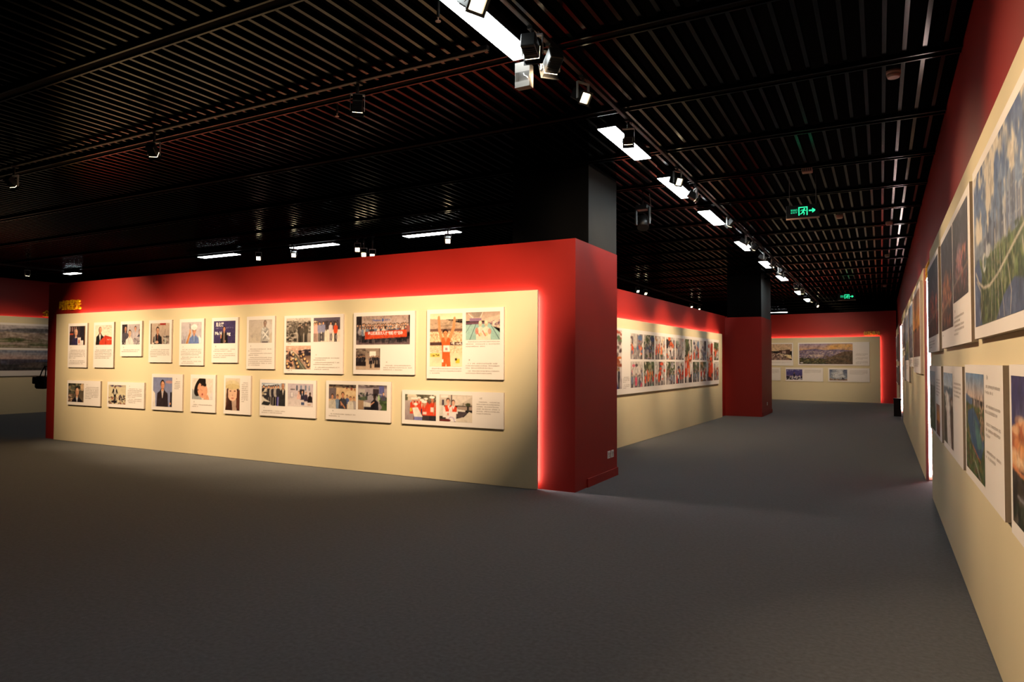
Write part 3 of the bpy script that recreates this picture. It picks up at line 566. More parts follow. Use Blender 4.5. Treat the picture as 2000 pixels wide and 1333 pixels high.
def text_mesh(body, size, extrude=0, offset=0, width=None):
    cu = bpy.data.curves.new('lettering', 'FONT'); cu.body = body; cu.size = size; cu.extrude = extrude; cu.offset = offset
    cu.align_x = 'CENTER'; cu.resolution_u = 2
    o = bpy.data.objects.new('tmp', cu); C.objects.link(o)
    bpy.context.view_layer.update()
    me = bpy.data.meshes.new_from_object(o.evaluated_get(bpy.context.evaluated_depsgraph_get()))
    bpy.data.objects.remove(o); bpy.data.curves.remove(cu)
    n = len(me.vertices); v = np.zeros(n*3, 'f'); me.vertices.foreach_get('co', v); v = v.reshape(-1, 3)
    if width and n: v[:, 0] *= width/max(1e-6, v[:, 0].max()-v[:, 0].min())
    v = v[:, [0, 2, 1]]*np.array([1, -1, 1]); me.vertices.foreach_set('co', v.astype('f').ravel()); me.update()   # stand it up
    return me
def text(body, size, m, parent, x, y, z, width=None, extrude=0, offset=0, name='lettering', rz=0):
    me = text_mesh(body, size, extrude, offset, width); me.name = name; me.materials.append(m)
    o = bpy.data.objects.new(name, me); C.objects.link(o); o.parent = parent; o.location = (x, y, z); o.rotation_euler = (0, 0, rz); return o

def marks(bm, x0, x1, zt, n, pitch, r, y, ch=.016, mi=0, last=None):
    for k in range(n):
        z = zt-k*pitch; x = x0+(2*ch if k == 0 else 0); end = x1 if k < n-1 else x0+(x1-x0)*(last or r.uniform(.3, .9))
        while x < end-ch*.5:
            if r.random() > .07:
                a = r.uniform(.6, .92)*ch; h = ch*r.uniform(.75, 1); zz = z-ch
                for q in ((0, 1, 0, .14), (0, 1, .42, .56), (0, 1, .86, 1), (.38, .54, 0, 1)) if r.random() > .5 else ((0, .16, 0, 1), (.84, 1, 0, 1), (.2, .8, .3, .45), (.2, .8, .7, .85)):
                    v = [bm.verts.new((x+a*p_, y, zz+h*t_)) for p_, t_ in ((q[0], q[2]), (q[1], q[2]), (q[1], q[3]), (q[0], q[3]))]
                    f = bm.faces.new(v); f.material_index = mi
            x += ch

def board(fr, label, u0, z0, u1, z1, prints=(), texts=(), th=.03, group=None, dens=130, name='photo_board', cat='photo board', pitch=.029):
    t = thing(name, label, cat, fr.P((u0+u1)/2, 0, z0), fr.rz, group); c = (u0+u1)/2; h = (u1-u0)/2
    bm = bmesh.new(); bx(bm, -h, h, -th, -.0005, 0, z1-z0)
    bm.normal_update()
    for f in bm.faces:
        if abs(f.normal.y) < .5: f.material_index = 1
    obj('board', bm, [M['white'], M['board_edge']], t)
    for i, (fn, a, b, e, g) in enumerate(prints):
        me = print_mesh('photo_print', e-a, g-b, fn, dens, seed=hash_(fn)); o = bpy.data.objects.new('photo_print', me); C.objects.link(o)
        o.parent = t; o.location = ((a+e)/2-c, -th-.0015, b-z0)
    if texts:
        bm = bmesh.new(); r = random.Random(hash_(label))
        for (a, e, zt, n, head) in texts:
            if head: marks(bm, a-c, a-c+head, zt-z0, 1, .05, r, -th-.001, .022, 0, 1); zt -= .05
            marks(bm, a-c, e-c, zt-z0, n, pitch, r, -th-.001)
        o = obj('caption_text', bm, M['ink'], t); o['kind'] = 'stuff'
    return t
def hash_(s): return sum(ord(ch)*(i+1) for i, ch in enumerate(s)) % 9973

# ------------------------------------------------------------------ central partition: 18 boards
GC = 'photo boards on the central partition'
def tall(label, u0, z0, fn, n, gap=()):
    """narrow upright boards: square photo on top, caption below"""
    tx = [(u0+.045, u0+.56, 1.775, n, .07)] + [(u0+.045, u0+.56, zz, m, 0) for zz, m in gap]
    return board(FC, label, u0, z0, u0+.61, 2.222, [(fn, u0+.048, 1.813, u0+.553, 2.168)], tx, group=GC)
tall('leftmost board of the upper row: grey-haired man in a dark suit before bookshelves', -13.531, 1.395, 'man_books', 6, [(1.53, 3)])
tall('upper-row board with a bald man speaking at a red lectern', -12.712, 1.398, 'man_podium', 6)
tall('shortest upper-row board, four people in a laboratory', -11.905, 1.604, 'lab_group', 2)
tall('upper-row board with a dark-haired woman bent over a table', -11.10, 1.501, 'woman_sewing', 5)
tall('upper-row board with a worker in a white helmet and blue shirt', -10.287, 1.456, 'worker_helmet', 4, [(1.60, 2), (1.53, 2)])
ma = tall('upper-row board with a man speaking before a purple screen with white letters', -9.485, 1.504, 'man_stage', 2, [(1.655, 3)])
tall('pale upper-row board with a man in a grey patterned jacket', -8.677, 1.411, 'man_pale', 2, [(1.66, 2), (1.595, 5)])
Yb = -.0325
text('馬化騰', .075, M['inkwhite'], ma, -.115, Yb, 2.085-1.504, .19, offset=.001)
text('Ma H', .072, M['inkwhite'], ma, -.145, Yb, 1.95-1.504, .155, offset=.002)
text('ng', .072, M['inkwhite'], ma, .095, Yb, 1.945-1.504, .08, offset=.002)
board(FC, 'upper-row board with a sepia picture, cyclists and a factory assembly line', -7.868, 1.355, -6.709, 2.211,
      [('historic_pair', -7.823, 1.813, -7.328, 2.171), ('cyclists', -7.273, 1.816, -6.767, 2.166), ('assembly_line', -7.827, 1.415, -7.324, 1.763)],
      [(-7.82, -7.5, 1.802, 1, 0), (-7.27, -6.77, 1.64, 2, .07), (-7.27, -6.77, 1.525, 2, 0), (-7.27, -6.77, 1.455, 2, 0), (-7.82, -7.6, 1.405, 1, 0)], group=GC)
bn = board(FC, 'upper-row board with a large group holding a red banner', -6.518, 1.359, -5.458, 2.218,
      [('banner_group', -6.468, 1.769, -5.538, 2.164), ('exhibition_hall', -6.469, 1.420, -6.039, 1.716)], [(-5.98, -5.5, 1.54, 3, .07)], group=GC)
text('坪山区高层次人才“领航·行”活动', .05, M['inkwhite'], bn, .03, Yb, 1.906-1.359, .60, offset=.0008)
text('Nation', .045, M['inkblue'], bn, -.115, Yb, 2.09-1.359, .15, offset=.001)
text('国信技术', .032, M['inkblue'], bn, .07, Yb, 2.093-1.359, .10, offset=.0005)
bm = bmesh.new(); v = [bm.verts.new((x_, 0, z_)) for x_, z_ in ((0, -.028), (.022, 0), (0, .028), (-.022, 0))]; bm.faces.new(v)
bm2 = obj('logo_diamond', bm, M['inkblue'], bn, (-.01, Yb, 2.105-1.359))
board(FC, 'largest upper-row board at the right end, athlete in orange with raised arms', -5.262, 1.317, -4.104, 2.221,
      [('athlete', -5.212, 1.475, -4.710, 2.164), ('swimmers', -4.657, 1.816, -4.157, 2.168)],
      [(-5.21, -4.72, 1.455, 3, 0), (-4.655, -4.16, 1.80, 3, 0), (-4.655, -4.16, 1.575, 3, .09), (-4.655, -4.16, 1.43, 2, 0)], group=GC, dens=160)
board(FC, 'leftmost board of the lower row, balding man in a dark suit outdoors', -13.525, .694, -12.469, 1.151, [('man_portrait', -13.486, .751, -12.988, 1.097)], [(-12.94, -12.53, 1.09, 8, .07)], group=GC)
board(FC, 'second board of the lower row, man standing in a workshop', -12.259, .696, -11.199, 1.147, [('man_workshop', -12.224, .753, -11.715, 1.093)], [(-11.66, -11.26, 1.09, 6, .07), (-11.66, -11.26, .86, 3, 0)], group=GC)
board(FC, 'lower-row board with a man in a dark suit against blue', -10.994, .696, -10.185, 1.305, [('man_suit', -10.954, .753, -10.45, 1.248)], [(-10.39, -10.24, 1.24, 5, .06)], group=GC)
board(FC, 'lower-row board with a person resting their head on a pillow', -9.985, .700, -9.375, 1.306, [('resting_head', -9.941, .904, -9.433, 1.245)], [(-9.94, -9.44, .875, 2, .07)], group=GC)
board(FC, 'lower-row board with a woman in a cream woollen hat', -9.178, .699, -8.568, 1.305, [('woman_hat', -9.138, .757, -8.810, 1.258)], [(-8.77, -8.62, 1.25, 11, .05)], group=GC)
board(FC, 'lower-row board with two pictures of visitors at a trade fair', -8.367, .704, -7.213, 1.254, [('trade_visit', -8.327, .860, -7.828, 1.201), ('showroom', -7.776, .867, -7.270, 1.202)], [(-8.32, -7.83, .84, 2, .07)], group=GC)
board(FC, 'lower-row board with young men in a line and an office scene', -7.020, .705, -5.850, 1.259, [('young_men', -6.964, .864, -6.460, 1.206), ('office_desk', -6.422, .867, -5.916, 1.209)], [(-6.96, -6.47, .845, 2, .08)], group=GC)
board(FC, 'widest lower-row board at the right end, volunteers in red vests and white caps', -5.661, .707, -4.101, 1.158, [('red_vests', -5.608, .763, -5.108, 1.102), ('front_desk', -5.053, .767, -4.554, 1.111)], [(-4.49, -4.16, 1.09, 6, .08)], group=GC, dens=150)

# ------------------------------------------------------------------ second partition: one long board with rows of pictures
pr = [('lion_dance', 10.6, 1.06, 11.79, 2.11)]
cols = [(12.24, 12.92), (12.98, 13.63), (13.68, 14.35), (14.42, 15.06), (15.12, 15.75), (15.84, 16.46), (16.52, 17.12), (17.21, 17.81), (17.90, 18.49), (18.58, 19.14)]
k = 0
for i, (a, b) in enumerate(cols):
    if i in (5, 8): pr.append(('street_%d' % i, a, 1.06, b, 2.08))
    else:
        pr.append(('street_%d' % i, a, 1.595, b, 2.08)); pr.append(('street_%d' % (10+i), a, 1.06, b, 1.55))
board(FM, 'very long white board with two rows of street pictures on the second partition', 9.6, .955, 19.2, 2.15, pr, [(11.85, 12.18, 1.27, 4, 0), (11.85, 12.18, 1.13, 3, 0)], th=.035, dens=75, group=None)

# ------------------------------------------------------------------ back wall boards
GB = 'photo boards on the far back wall'
q = 1.009
board(FB, 'back-wall board with a theatre picture, partly behind the red pillar', -4.25*q, 1.41, -3.155*q, 2.35, [('theatre', -4.15*q, 1.64, -3.2*q, 2.30)], [(-4.1*q, -3.25*q, 1.56, 2, 0)], group=GB, dens=70)
board(FB, 'large back-wall board with a wide sunset view of hills and town', -2.97*q, 1.43, -.38*q, 2.35, [('panorama_hills', -2.92*q, 1.48, -.96*q, 2.30)], [(-.86*q, -.43*q, 1.9, 3, 0), (-.86*q, -.43*q, 1.75, 3, 0), (-.86*q, -.43*q, 1.6, 4, 0)], group=GB, dens=80)
board(FB, 'lower back-wall board showing only blank white and text beside the pillar', -4.9*q, .79, -3.65*q, 1.33, [('coast_blue', -4.85*q, .84, -4.25*q, 1.27)], [(-4.15*q, -3.7*q, 1.25, 6, 0)], group=GB, dens=60)
board(FB, 'lower back-wall board with a purple stage event picture', -3.46*q, .78, -2.03*q, 1.33, [('purple_event', -3.43*q, .84, -2.81*q, 1.26)], [(-2.74*q, -2.1*q, 1.25, 5, 0)], group=GB, dens=90)
board(FB, 'lower back-wall board with a cloudy harbour picture, rightmost', -1.85*q, .79, -.38*q, 1.33, [('harbour_cloud', -1.8*q, .84, -1.16*q, 1.27)], [(-1.08*q, -.45*q, 1.25, 6, 0)], group=GB, dens=90)

# ------------------------------------------------------------------ left wall board
board(FL, 'wide board with an aerial town and a dusk skyline on the far left wall', 5.0, 1.07, 13.4, 2.56, [('aerial_town', 5.1, 1.86, 13.3, 2.50), ('dusk_city', 5.1, 1.22, 13.3, 1.80)], (), dens=50, th=.03)

# ------------------------------------------------------------------ right wall boards (u = -y)
GR = 'photo boards on the right wall'
def rb(label, y_far, z0, y_near, z1, prints, texts=(), dens=110, th=.034):
    board(FR, label, -y_far, z0, -y_near, z1, [(f, -a, b, -e, g) for f, a, b, e, g in prints], [(-a, -e, z, n, h_) for a, e, z, n, h_ in texts], th=th, group=GR, dens=dens)
rb('nearest and largest board on the right wall, river city with flyovers under clouds', 4.66, 1.685, 2.7, 2.63, [('river_city', 4.60, 1.75, 2.78, 2.575)], dens=130)
rb('right-wall board with two night city pictures beside the river city board', 7.03, 1.675, 4.82, 2.625, [('night_orange', 6.98, 1.82, 5.96, 2.57), ('night_violet', 5.9, 1.98, 4.94, 2.57)], [(5.88, 5.2, 1.93, 2, .1), (5.88, 5.2, 1.82, 3, 0), (6.95, 6.7, 1.79, 1, 0)])
rb('right-wall board with a single dark red night picture next to the bright gap', 8.98, 1.66, 7.33, 2.615, [('night_red', 8.86, 1.82, 7.40, 2.56)], [(8.8, 7.9, 1.78, 3, 0)])
rb('lower right-wall board farthest left in the near panel, green towers', 8.84, .84, 7.17, 1.52, [('towers_green', 8.8, .87, 7.95, 1.465), ('golden_dusk', 7.8, .87, 7.38, 1.16)], [(7.8, 7.3, 1.45, 6, .06)])
rb('lower right-wall board with white cloud pouring through a valley', 6.94, .845, 5.38, 1.525, [('cloud_valley', 6.90, .895, 6.07, 1.47)], [(6.0, 5.47, 1.46, 4, .06)])
rb('lower right-wall board with a blue lake between green hills', 5.22, .855, 3.67, 1.54, [('lake_park', 5.16, .905, 4.31, 1.49)], [(4.26, 3.75, 1.49, 2, .1), (4.26, 3.75, 1.34, 2, 0), (4.26, 3.75, 1.25, 3, 0), (4.26, 3.75, 1.11, 2, 0)], dens=130)
rb('lower right-wall board with an orange storm cloud, cut by the photo edge', 3.5, .85, 1.6, 1.545, [('storm_cloud', 3.445, .91, 2.3, 1.50)], [(2.2, 1.7, 1.49, 5, .1)], dens=130)
# middle panel
rb('nearest upper board of the middle right-wall panel, golden dusk', 12.95, 1.40, 10.7, 2.66, [('golden_dusk', 12.88, 1.64, 10.82, 2.58)], [(12.8, 11.2, 1.6, 4, 0)], dens=60)
rb('second upper board of the middle right-wall panel, blue coast', 14.75, 1.48, 13.15, 2.6, [('coast_blue', 14.7, 1.64, 13.22, 2.55)], [(14.6, 13.5, 1.6, 3, 0)], dens=60)
rb('third and longest-hanging board of the middle right-wall panel', 17.3, 1.18, 15.05, 2.58, [('river_city', 17.2, 1.6, 15.15, 2.5)], [(17.1, 15.5, 1.5, 4, 0)], dens=50)
rb('fourth upper board of the middle right-wall panel', 19.4, 1.84, 17.5, 2.55, [('dusk_city', 19.3, 1.9, 17.6, 2.5)], dens=50)
rb('small lower board far along the middle right-wall panel', 19.3, 1.15, 17.9, 1.72, [('theatre', 19.2, 1.2, 18.3, 1.67)], dens=50)
# farthest panel
rb('upper board on the farthest right-wall panel above the bin', 27.5, 1.6, 24.8, 2.45, [('dusk_city', 27.4, 1.66, 24.9, 2.4)], dens=40)
rb('lower board on the farthest right-wall panel above the bin', 27.5, .85, 24.8, 1.45, [('night_violet', 27.4, .9, 24.9, 1.4)], dens=40)

# ------------------------------------------------------------------ gold lettering on the red walls
def sign(label, fr, u0, u1, z0, z1, chars, dep=.035):
    t = thing('wall_lettering', label, 'sign letters', fr.P((u0+u1)/2, -GAP, z0), fr.rz)
    n = len(chars); p = (u1-u0)/n
    for i, ch in enumerate(chars):
        me = text_mesh(ch, 1, .25, .006)
        v = np.zeros(len(me.vertices)*3, 'f'); me.vertices.foreach_get('co', v); v = v.reshape(-1, 3)
        lo, hi = v.min(0), v.max(0)
        v = (v-lo)/(hi-lo+1e-9); v[:, 0] = (v[:, 0]-.5)*p*.9; v[:, 1] = -v[:, 1]*dep; v[:, 2] *= (z1-z0)
        me.vertices.foreach_set('co', v.astype('f').ravel()); me.update(); me.name = 'letter'; me.materials.append(M['gold'])
        o = bpy.data.objects.new('letter', me); C.objects.link(o); o.parent = t; o.location = ((i+.5)*p-(u1-u0)/2, -.0005, 0)
    return t
sign('gold raised letters above the left end of the central panel', FC, -14.0, -13.3, 2.495, 2.68, '时代星光')
sign('gold raised letters above the right end of the back-wall panel', FB, -.6, -.02, 2.60, 2.77, '创新高地')
sign('single gold raised letter on the far left wall beside the central partition', FL, 11.03, 11.28, 2.80, 2.98, '全')
def edge_sign(label, y0, y1, z0, z1):
    t = thing('wall_lettering', label, 'sign letters', (.58, (y0+y1)/2, z0)); n = 4; p = (y1-y0)/n
    for i in range(n):
        bm = bmesh.new(); a = (i+.5)*p-(y1-y0)/2; h = z1-z0
        for zz in (0, .42, .84): bx(bm, -.06, -.0005, a-p*.42, a+p*.42, h*zz, h*(zz+.16))
        bx(bm, -.06, -.0005, a-p*.08, a+p*.08, 0, h); obj('letter', bm, M['gold'], t)
edge_sign('gold raised letters seen edge-on above the bright gap on the right wall', 9.55, 10.4, 2.62, 2.80)
edge_sign('gold raised letters seen edge-on by the far gap of the right wall', 21.5, 22.3, 2.62, 2.80)

# ------------------------------------------------------------------ lamps
def linear_light(label, x, y, along='Y', L=1.2, z=3.9, power=1):
    t = thing('linear_light', label, 'ceiling light', (x, y, z), 0 if along == 'Y' else math.pi/2, 'suspended linear lights'); h = L/2
    bm = bmesh.new(); bx(bm, -.1, .1, -h-.01, h+.01, .006, .05, 0, .004); obj('housing', bm, M['housing'], t)
    bm = bmesh.new(); bx(bm, -.094, .094, -h, h, 0, .0062); obj('diffuser', bm, M['diffuser'], t)
    for s in (-1, 1):
        bm = bmesh.new(); cyl(bm, (0, s*h*.8, .058), (0, s*h*.8, .1), .003, 6); obj('suspension_wire', bm, M['housing'], t)
    return t
rowY = [(4.05, 'nearest linear light, cut off by the top edge of the photo'), (7.05, 'second linear light from the camera over the aisle, in front of the near column'),
        (9.16, 'third linear light over the aisle, with two lit lamps on it'), (11.35, 'fourth linear light over the aisle'), (14.4, 'fifth linear light over the aisle'),
        (17.4, 'sixth linear light over the aisle'), (20.4, 'seventh linear light over the aisle'), (25.0, 'eighth linear light over the aisle, before the back wall'), (28.1, 'ninth linear light, farthest over the aisle'), (1.0, 'linear light over the camera, outside the photo')]
for y, lb in rowY: linear_light(lb, -2.41, y)
linear_light('rightmost linear light hanging behind the central partition', -7.33, 10.42, 'X')
linear_light('middle linear light hanging behind the central partition', -10.27, 10.42, 'X')
linear_light('left linear light hanging behind the central partition', -13.18, 10.42, 'X')
linear_light('small far linear light above the left end of the central partition', -19.55, 10.75, 'X', .55)
linear_light('distant linear light seen between the farther column and the back wall', -4.3, 34.4, 'X', .9)
linear_light('linear light behind the second partition, beside the near pillar', -6.85, 18.1, 'Y', .6)

def track(label, x0, y0, x1, y1):
    along = 'X' if abs(x1-x0) > abs(y1-y0) else 'Y'; L = max(abs(x1-x0), abs(y1-y0))
    t = thing('lighting_track', label, 'lamp track', ((x0+x1)/2, (y0+y1)/2, 3.93), math.pi/2 if along == 'X' else 0)
    bm = bmesh.new(); bx(bm, -.018, .018, -L/2, L/2, 0, .035); bx(bm, -.012, .012, -L/2, L/2, -.002, 0); obj('rail', bm, M['housing'], t)
track('long black lamp track along the aisle beside the linear lights', -2.17, -2, -2.17, 30)
track('black lamp track in front of the central partition', -14, 4.45, -2.62, 4.45)
track('black lamp track behind the central partition', -14, 10.2, -5, 10.2)
track('black lamp track behind the second partition', -6.6, 14, -6.6, 29)

def spot(label, x, y, tgt, power=260, size=62, z=3.76, scale=.76, lit=True, grp='track spot lamps', blend=1.0, col=WARM):
    t = thing('spot_lamp', label, 'spot lamp', (x, y, z), group=grp)
    d = Vector(tgt)-Vector((x, y, z)); q = d.to_track_quat('-Z', 'Y').to_matrix().to_4x4()
    bm = bmesh.new(); cyl(bm, (0, 0, .12), (0, 0, 3.932-z), .014, 8); bx(bm, -.02, .02, -.045, .045, 3.912-z, 3.932-z)
    obj('stem', bm, M['housing'], t)
    bm = bmesh.new(); s = scale
    for e in (-1, 1): bx(bm, e*.078*s-.003, e*.078*s+.003, -.012, .012, -.02, .12)
    bx(bm, -.082*s, .082*s, -.014, .014, .112, .122); yk = obj('yoke', bm, M['housing_grey'], t)
    yk.rotation_euler = (0, 0, math.atan2(d.y, d.x)-math.pi/2)
    bm = bmesh.new(); bx(bm, -.055*s, .055*s, -.055*s, .055*s, -.01, .15*s, 0, .006*s)
    for k in range(4): bx(bm, -.05*s, .05*s, -.06*s, -.0555*s, .04*s+k*.02, .046*s+k*.02)
    for sx in (-1, 1):                                             # shroud and square face frame
        bx(bm, sx*.058*s-.004*s, sx*.058*s+.004*s, -.062*s, .062*s, -.04, -.0095); bx(bm, -.054*s, .054*s, sx*.058*s-.004*s, sx*.058*s+.004*s, -.04, -.0095)
        bx(bm, sx*.068*s-.006*s, sx*.068*s+.006*s, -.074*s, .074*s, -.045, -.04); bx(bm, -.062*s, .062*s, sx*.068*s-.006*s, sx*.068*s+.006*s, -.045, -.04)
    hd = obj('lamp_head', bm, M['housing'], t); hd.rotation_euler = q.to_euler()
    bm = bmesh.new(); bx(bm, -.0535*s, .0535*s, -.0535*s, .0535*s, -.024, -.0102); ln = obj('lens', bm, M['lens' if lit else 'silver'], hd)
    if power:
        ld = bpy.data.lights.new('beam', 'SPOT'); ld.energy = power*SPOT; ld.color = col; ld.spot_size = math.radians(size); ld.spot_blend = blend; ld.shadow_soft_size = .035
        lo = bpy.data.objects.new('beam', ld); C.objects.link(lo); lo.parent = hd; lo.location = (0, 0, -.05)
    return t
AX = -2.17
# over the aisle
spot('lit lamp at the top edge of the photo, over the nearest linear light', AX, 3.53, (.5, 2.3, 1.5), 180, 70, scale=.95)
spot('dark-backed lamp at the far end of the nearest linear light', AX, 4.31, (-4.0, 12.6, 1.7), 330, 40, scale=.95)
spot('second dark-backed lamp, just beyond the nearest linear light', AX, 4.61, (-5.1, 7.42, 1.8), 900, 50, scale=.95)
spot('lit lamp alone in the dark left of the second linear light', AX, 5.25, (.5, 3.9, 1.7), 270, 74)
spot('dark lamp hanging over the middle of the second linear light', AX, 6.42, (-4.15, 12.2, 1.9), 240, 36, z=3.73)
spot('lit lamp over the third linear light', AX, 8.27, (.5, 6.4, 2.1), 190, 52)
spot('lit lamp at the far end of the third linear light', AX, 9.21, (.5, 10.7, 1.9), 240, 46)
spot('lamp at the far end of the fourth linear light', AX, 11.5, (-4.1, 12.4, 1.9), 330, 58, z=3.8)
for y, tg, lb, pw in ((13.1, (.5, 13.3, 2.2), 'lamp between the fourth and fifth linear lights', 170), (13.9, (-4.05, 14.6, 1.9), 'lamp over the near half of the fifth linear light', 300), (15.3, (.5, 15.6, 2.0), 'lamp just beyond the fifth linear light', 150),
                  (16.5, (-4.0, 16.6, 1.8), 'lamp before the sixth linear light', 190), (17.9, (-3.95, 18.9, 1.9), 'lamp over the sixth linear light', 260), (18.6, (.5, 18.9, 2.0), 'lamp beyond the sixth linear light', 130),
                  (21.6, (-3.5, 29.9, 1.5), 'lamp beyond the seventh linear light', 330), (23.4, (-2.0, 29.8, 1.6), 'lamp in mid-gap before the eighth linear light', 260), (26.8, (-5.5, 30.2, 1.6), 'lamp close to the eighth linear light', 120), (29.2, (.4, 27.2, 1.8), 'farthest lamp over the aisle', 90)):
    spot(lb, AX, y, tg, pw, 46)
# before the central partition: seen from behind against the ceiling
for i, (x, lb, pw, tx, tz) in enumerate(((-3.91, 'dark lamp seen from behind in the upper middle of the ceiling', 430, -6.6, 1.15), (-6.66, 'dark lamp seen from behind in the upper left of the ceiling', 480, -8.6, 1.3),
                         (-9.4, 'dark lamp at the left edge of the photo', 470, -10.3, 1.3), (-12.15, 'dark lamp outside the left edge of the photo', 560, -12.4, 1.7))):
    spot(lb, x, 4.45, (tx, 7.42, tz), pw, 62, z=3.7)
# behind the central partition, facing the camera side
GBk = 'lit lamps behind the central partition'
for x, z, lb in ((-11.65, 3.726, 'leftmost lit lamp behind the central partition'), (-10.62, 3.72, 'lit lamp under the left end of the middle linear light behind the partition'), (-8.92, 3.71, 'upper left lamp of the cluster of three behind the partition'),
                 (-8.76, 3.6, 'brightest lamp of the cluster of three behind the partition'), (-8.55, 3.56, 'smallest lamp of the cluster of three behind the partition'), (-6.82, 3.71, 'lit lamp under the right end of the rightmost linear light behind the partition')):
    spot(lb, x, 10.2, (x*.8, 7.8, 2.0), 120, 66, z=z, grp=GBk)
GB2 = 'lit lamps behind the second partition'
for x, y, lb in ((-6.6, 20.4, 'near lamp of the close pair over the second partition'), (-6.6, 21.2, 'far lamp of the close pair over the second partition'), (-6.6, 27.2, 'left one of two star-like lamps at the far end over the second partition'), (-6.6, 28.5, 'right one of two star-like lamps at the far end over the second partition')):
    spot(lb, x, y, (-4.4, y-2, 1.2), 60, 60, z=3.74, grp=GB2)
track('black lamp track before the far left wall', -19.5, 5, -19.5, 10.5)
for x, y, lb in ((-19.5, 7.0, 'lamp washing the far left wall, outside the photo'), (-19.5, 9.6, 'lamp washing the far left wall, hidden beyond the partition')):
    spot(lb, x, y, (-21.5, y+.6, 1.9), 60, 60, z=3.74, grp='lamps washing the far left wall')

# open silver junction box hanging under the nearest linear light
t = thing('junction_box', 'open grey metal box hanging under the end of the nearest linear light', 'junction box', (-2.36, 4.55, 3.62))
bm = bmesh.new()
for a in (-.062, .059): bx(bm, a, a+.003, -.03, .03, 0, .17)
bx(bm, -.059, .059, .027, .03, 0, .17); bx(bm, -.059, .059, -.03, .027, 0, .003); bx(bm, -.062, .062, -.033, -.03, .115, .19); bx(bm, -.062, .062, -.033, -.03, 0, .045)
obj('casing', bm, M['silver'], t)
bm = bmesh.new(); tube(bm, [(0, -.01, .11), (.01, -.02, .09), (.035, -.025, .075), (.05, -.03, .055)], .004); obj('loose_cable', bm, M['plastic'], t)
bm = bmesh.new(); cyl(bm, (0, 0, .17), (0, 0, .283), .005, 6); obj('hanger', bm, M['housing'], t)

# stage lamp with yoke hanging over the second partition
t = thing('stage_light', 'black moving-head stage lamp hanging above the second partition', 'stage lamp', (-3.05, 9.67, 3.5))
bm = bmesh.new(); cyl(bm, (0, 0, .33), (0, 0, .5), .012, 8); bx(bm, -.09, .09, -.07, .07, .27, .34, 0, .01); obj('base_box', bm, M['housing'], t)
bm = bmesh.new()
for e in (-1, 1): bx(bm, e*.1-.012, e*.1+.012, -.03, .03, .06, .3, 0, .005)
obj('yoke', bm, M['housing'], t)
bm = bmesh.new(); cyl(bm, (0, .03, .17), (.02, -.05, 0), .065, 16, .085); obj('lamp_head', bm, M['housing'], t)
bm = bmesh.new(); tube(bm, [(.1, 0, .5), (.12, 0, .35), (.115, 0, .2), (.13, -.02, .1)], .005); obj('safety_cable', bm, M['silver'], t)

# ------------------------------------------------------------------ exit signs
def exit_sign(label, x, y, z, wd, mirror=False):
    t = thing('exit_sign', label, 'exit sign', (x, y, z), 0, 'green exit signs'); h = wd*.42
    bm = bmesh.new(); bx(bm, -wd/2, wd/2, 0, .03, 0, h, 0, .003); obj('casing', bm, M['housing'], t)
    bm = bmesh.new(); bx(bm, -wd/2, wd/2, -.006, .03, -.018, -.0005); obj('lower_trim', bm, M['smoke'], t)
    for s in (-1, 1):
        bm = bmesh.new(); cyl(bm, (s*wd*.4, .015, h), (s*wd*.4, .015, SLAT_Z-z), .004, 6); obj('hanging_rod', bm, M['silver'], t)
    u = wd/3.6; e = -.004
    bm = bmesh.new()                      # door frame
    def rr(x0, x1, z0, z1): bx(bm, x0*u, x1*u, e, -.0003, z0*u+h/2, z1*u+h/2)
    rr(-.45, -.33, -.5, .5); rr(.43, .55, -.5, .5); rr(-.33, .43, .39, .5); obj('door_symbol', bm, M['exit'], t)
    bm = bmesh.new(); cyl(bm, (.2*u, e, h/2+.24*u), (.2*u, -.0003, h/2+.24*u), .09*u, 12)
    def st(a, b, wdt):
        a, b = Vector((a[0]*u, 0, a[1]*u+h/2)), Vector((b[0]*u, 0, b[1]*u+h/2)); n = (b-a).normalized(); s_ = Vector((-n.z, 0, n.x))*wdt*u/2
        f = [bm.verts.new(p_+Vector((0, yy, 0))) for yy in (e, -.0003) for p_ in (a-s_, b-s_, b+s_, a+s_)]
        for q_ in ((0, 1, 2, 3), (7, 6, 5, 4), (0, 4, 5, 1), (1, 5, 6, 2), (2, 6, 7, 3), (3, 7, 4, 0)): bm.faces.new([f[i] for i in q_])
    st((.15, .16), (.02, -.12), .16); st((.02, -.1), (.2, -.22), .1); st((.2, -.2), (.14, -.46), .09); st((0, -.1), (-.1, -.3), .1); st((-.1, -.28), (-.28, -.34), .08); st((.12, .12), (-.1, .14), .07); st((-.1, .15), (-.2, .02), .06); st((.15, .12), (.3, .0), .07); st((.3, .0), (.38, .08), .06)
    obj('running_figure', bm, M['exit'], t)
    bm = bmesh.new(); st((.68, 0), (1.25, 0), .16); st((1.05, .22), (1.35, 0), .12); st((1.05, -.22), (1.35, 0), .12); obj('arrow', bm, M['exit'], t)
    text('安全出口', .28*u, M['exit'], t, -.92*u, e, h/2+.06*u, .72*u, name='sign_text')
    text('EXIT', .2*u, M['exit'], t, -.92*u, e, h/2-.2*u, .7*u, name='sign_text')
exit_sign('nearer green exit sign with an arrow, hanging from the dark ceiling', -.88, 9.6, 3.44, .40)
exit_sign('farther small green exit sign hanging near the back wall', -.93, 24, 3.53, .50)

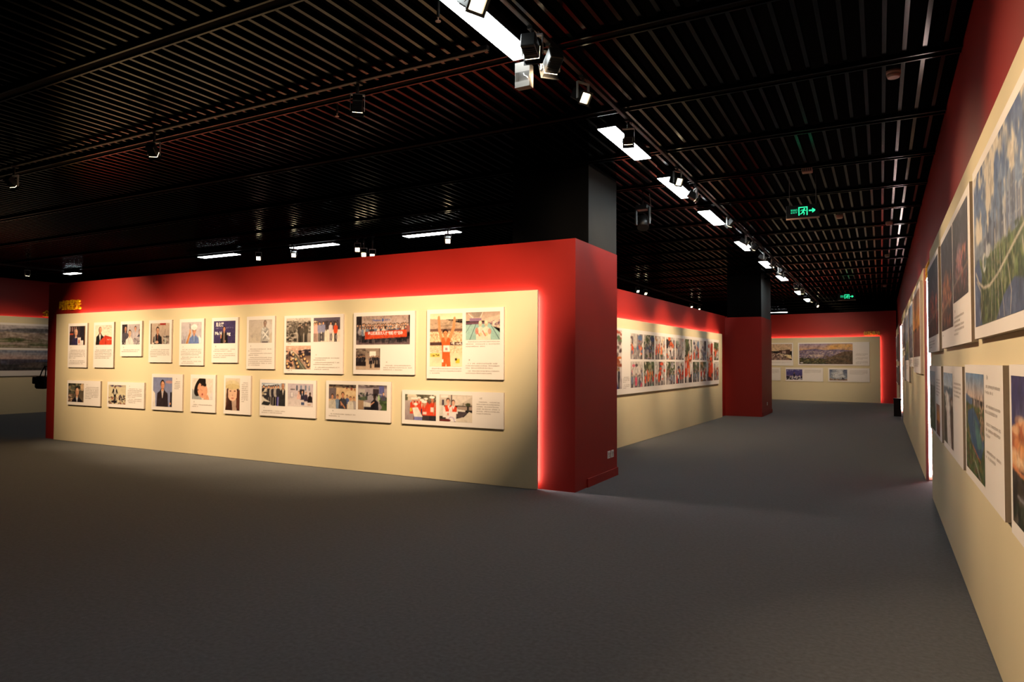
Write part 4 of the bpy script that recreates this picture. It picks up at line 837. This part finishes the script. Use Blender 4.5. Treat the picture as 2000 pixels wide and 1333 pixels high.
# ------------------------------------------------------------------ ceiling details
def disc(label, x, y, r=.055, z=3.94, name='smoke_detector'):
    t = thing(name, label, 'smoke detector', (x, y, z), group='round ceiling detectors')
    bm = bmesh.new(); cyl(bm, (0, 0, .03), (0, 0, .06), r, 24); obj('base', bm, M['smoke'], t)
    bm = bmesh.new(); cyl(bm, (0, 0, 0), (0, 0, .03), r*.8, 24, r); obj('cover', bm, M['smoke'], t)
disc('nearest pinkish smoke detector, close to the right wall', .118, 6.5)
disc('smoke detector farther along near the right wall', .15, 13.5)
disc('smoke detector right of the nearer exit sign', -.58, 12.5)
disc('small smoke detector by the right wall, third along', .15, 17.6, .05)
disc('far smoke detector by the right wall', .13, 24.5, .05)
t = thing('ceiling_speaker', 'small pinkish box on the ceiling above the nearer exit sign', 'speaker', (-.79, 9.25, 3.93))
bm = bmesh.new(); bx(bm, -.06, .06, -.05, .05, 0, .06, 0, .006); obj('casing', bm, M['smoke'], t)
bm = bmesh.new()
for k in range(5): bx(bm, -.05+k*.022, -.04+k*.022, -.052, -.0505, .012, .045)
obj('grille', bm, M['housing'], t)
for x, y, lb in ((-2.71, 3.91, 'tiny brass sprinkler head left of the nearest linear light'), (-4.65, 5.0, 'tiny sprinkler head in the middle of the left ceiling')):
    t = thing('sprinkler', lb, 'sprinkler', (x, y, 3.93))
    bm = bmesh.new(); cyl(bm, (0, 0, .03), (0, 0, .75), .011, 8); obj('pipe', bm, M['housing'], t)
    bm = bmesh.new(); cyl(bm, (0, 0, .0), (0, 0, .004), .02, 12); cyl(bm, (0, 0, .004), (0, 0, .03), .005, 8); obj('nozzle', bm, M['smoke'], t)

# ------------------------------------------------------------------ loose things
t = thing('waste_bin', 'dark glossy box bin standing at the far end of the right wall', 'bin', (.41, 22.85, 0))
bm = bmesh.new(); bx(bm, -.095, .095, -.13, .13, 0, .46, 0, .008); obj('body', bm, M['bin'], t)
bm = bmesh.new(); bx(bm, -.102, .102, -.137, .137, .46, .52, 0, .006); obj('lid', bm, M['binliner'], t)
t = thing('shoulder_bag', 'black shoulder bag hanging at the left end of the central partition', 'bag', (-14.86, 7.62, .95))
bm = bmesh.new(); bx(bm, -.15, .15, -.06, .06, 0, .25, 0, .03); obj('body', bm, M['bag'], t)
bm = bmesh.new(); bx(bm, -.18, .08, -.085, -.055, .10, .24, 0, .012); obj('flap', bm, M['bag'], t)
bm = bmesh.new(); tube(bm, [(-.06, 0, .24), (.02, 0, .36), (.12, 0, .46), (.15, 0, .36), (.13, 0, .22)], .012); obj('strap', bm, M['bag'], t)
bm = bmesh.new(); cyl(bm, (.09, 0, .448), (.45, 0, .448), .01, 8); obj('peg', bm, M['housing'], t)
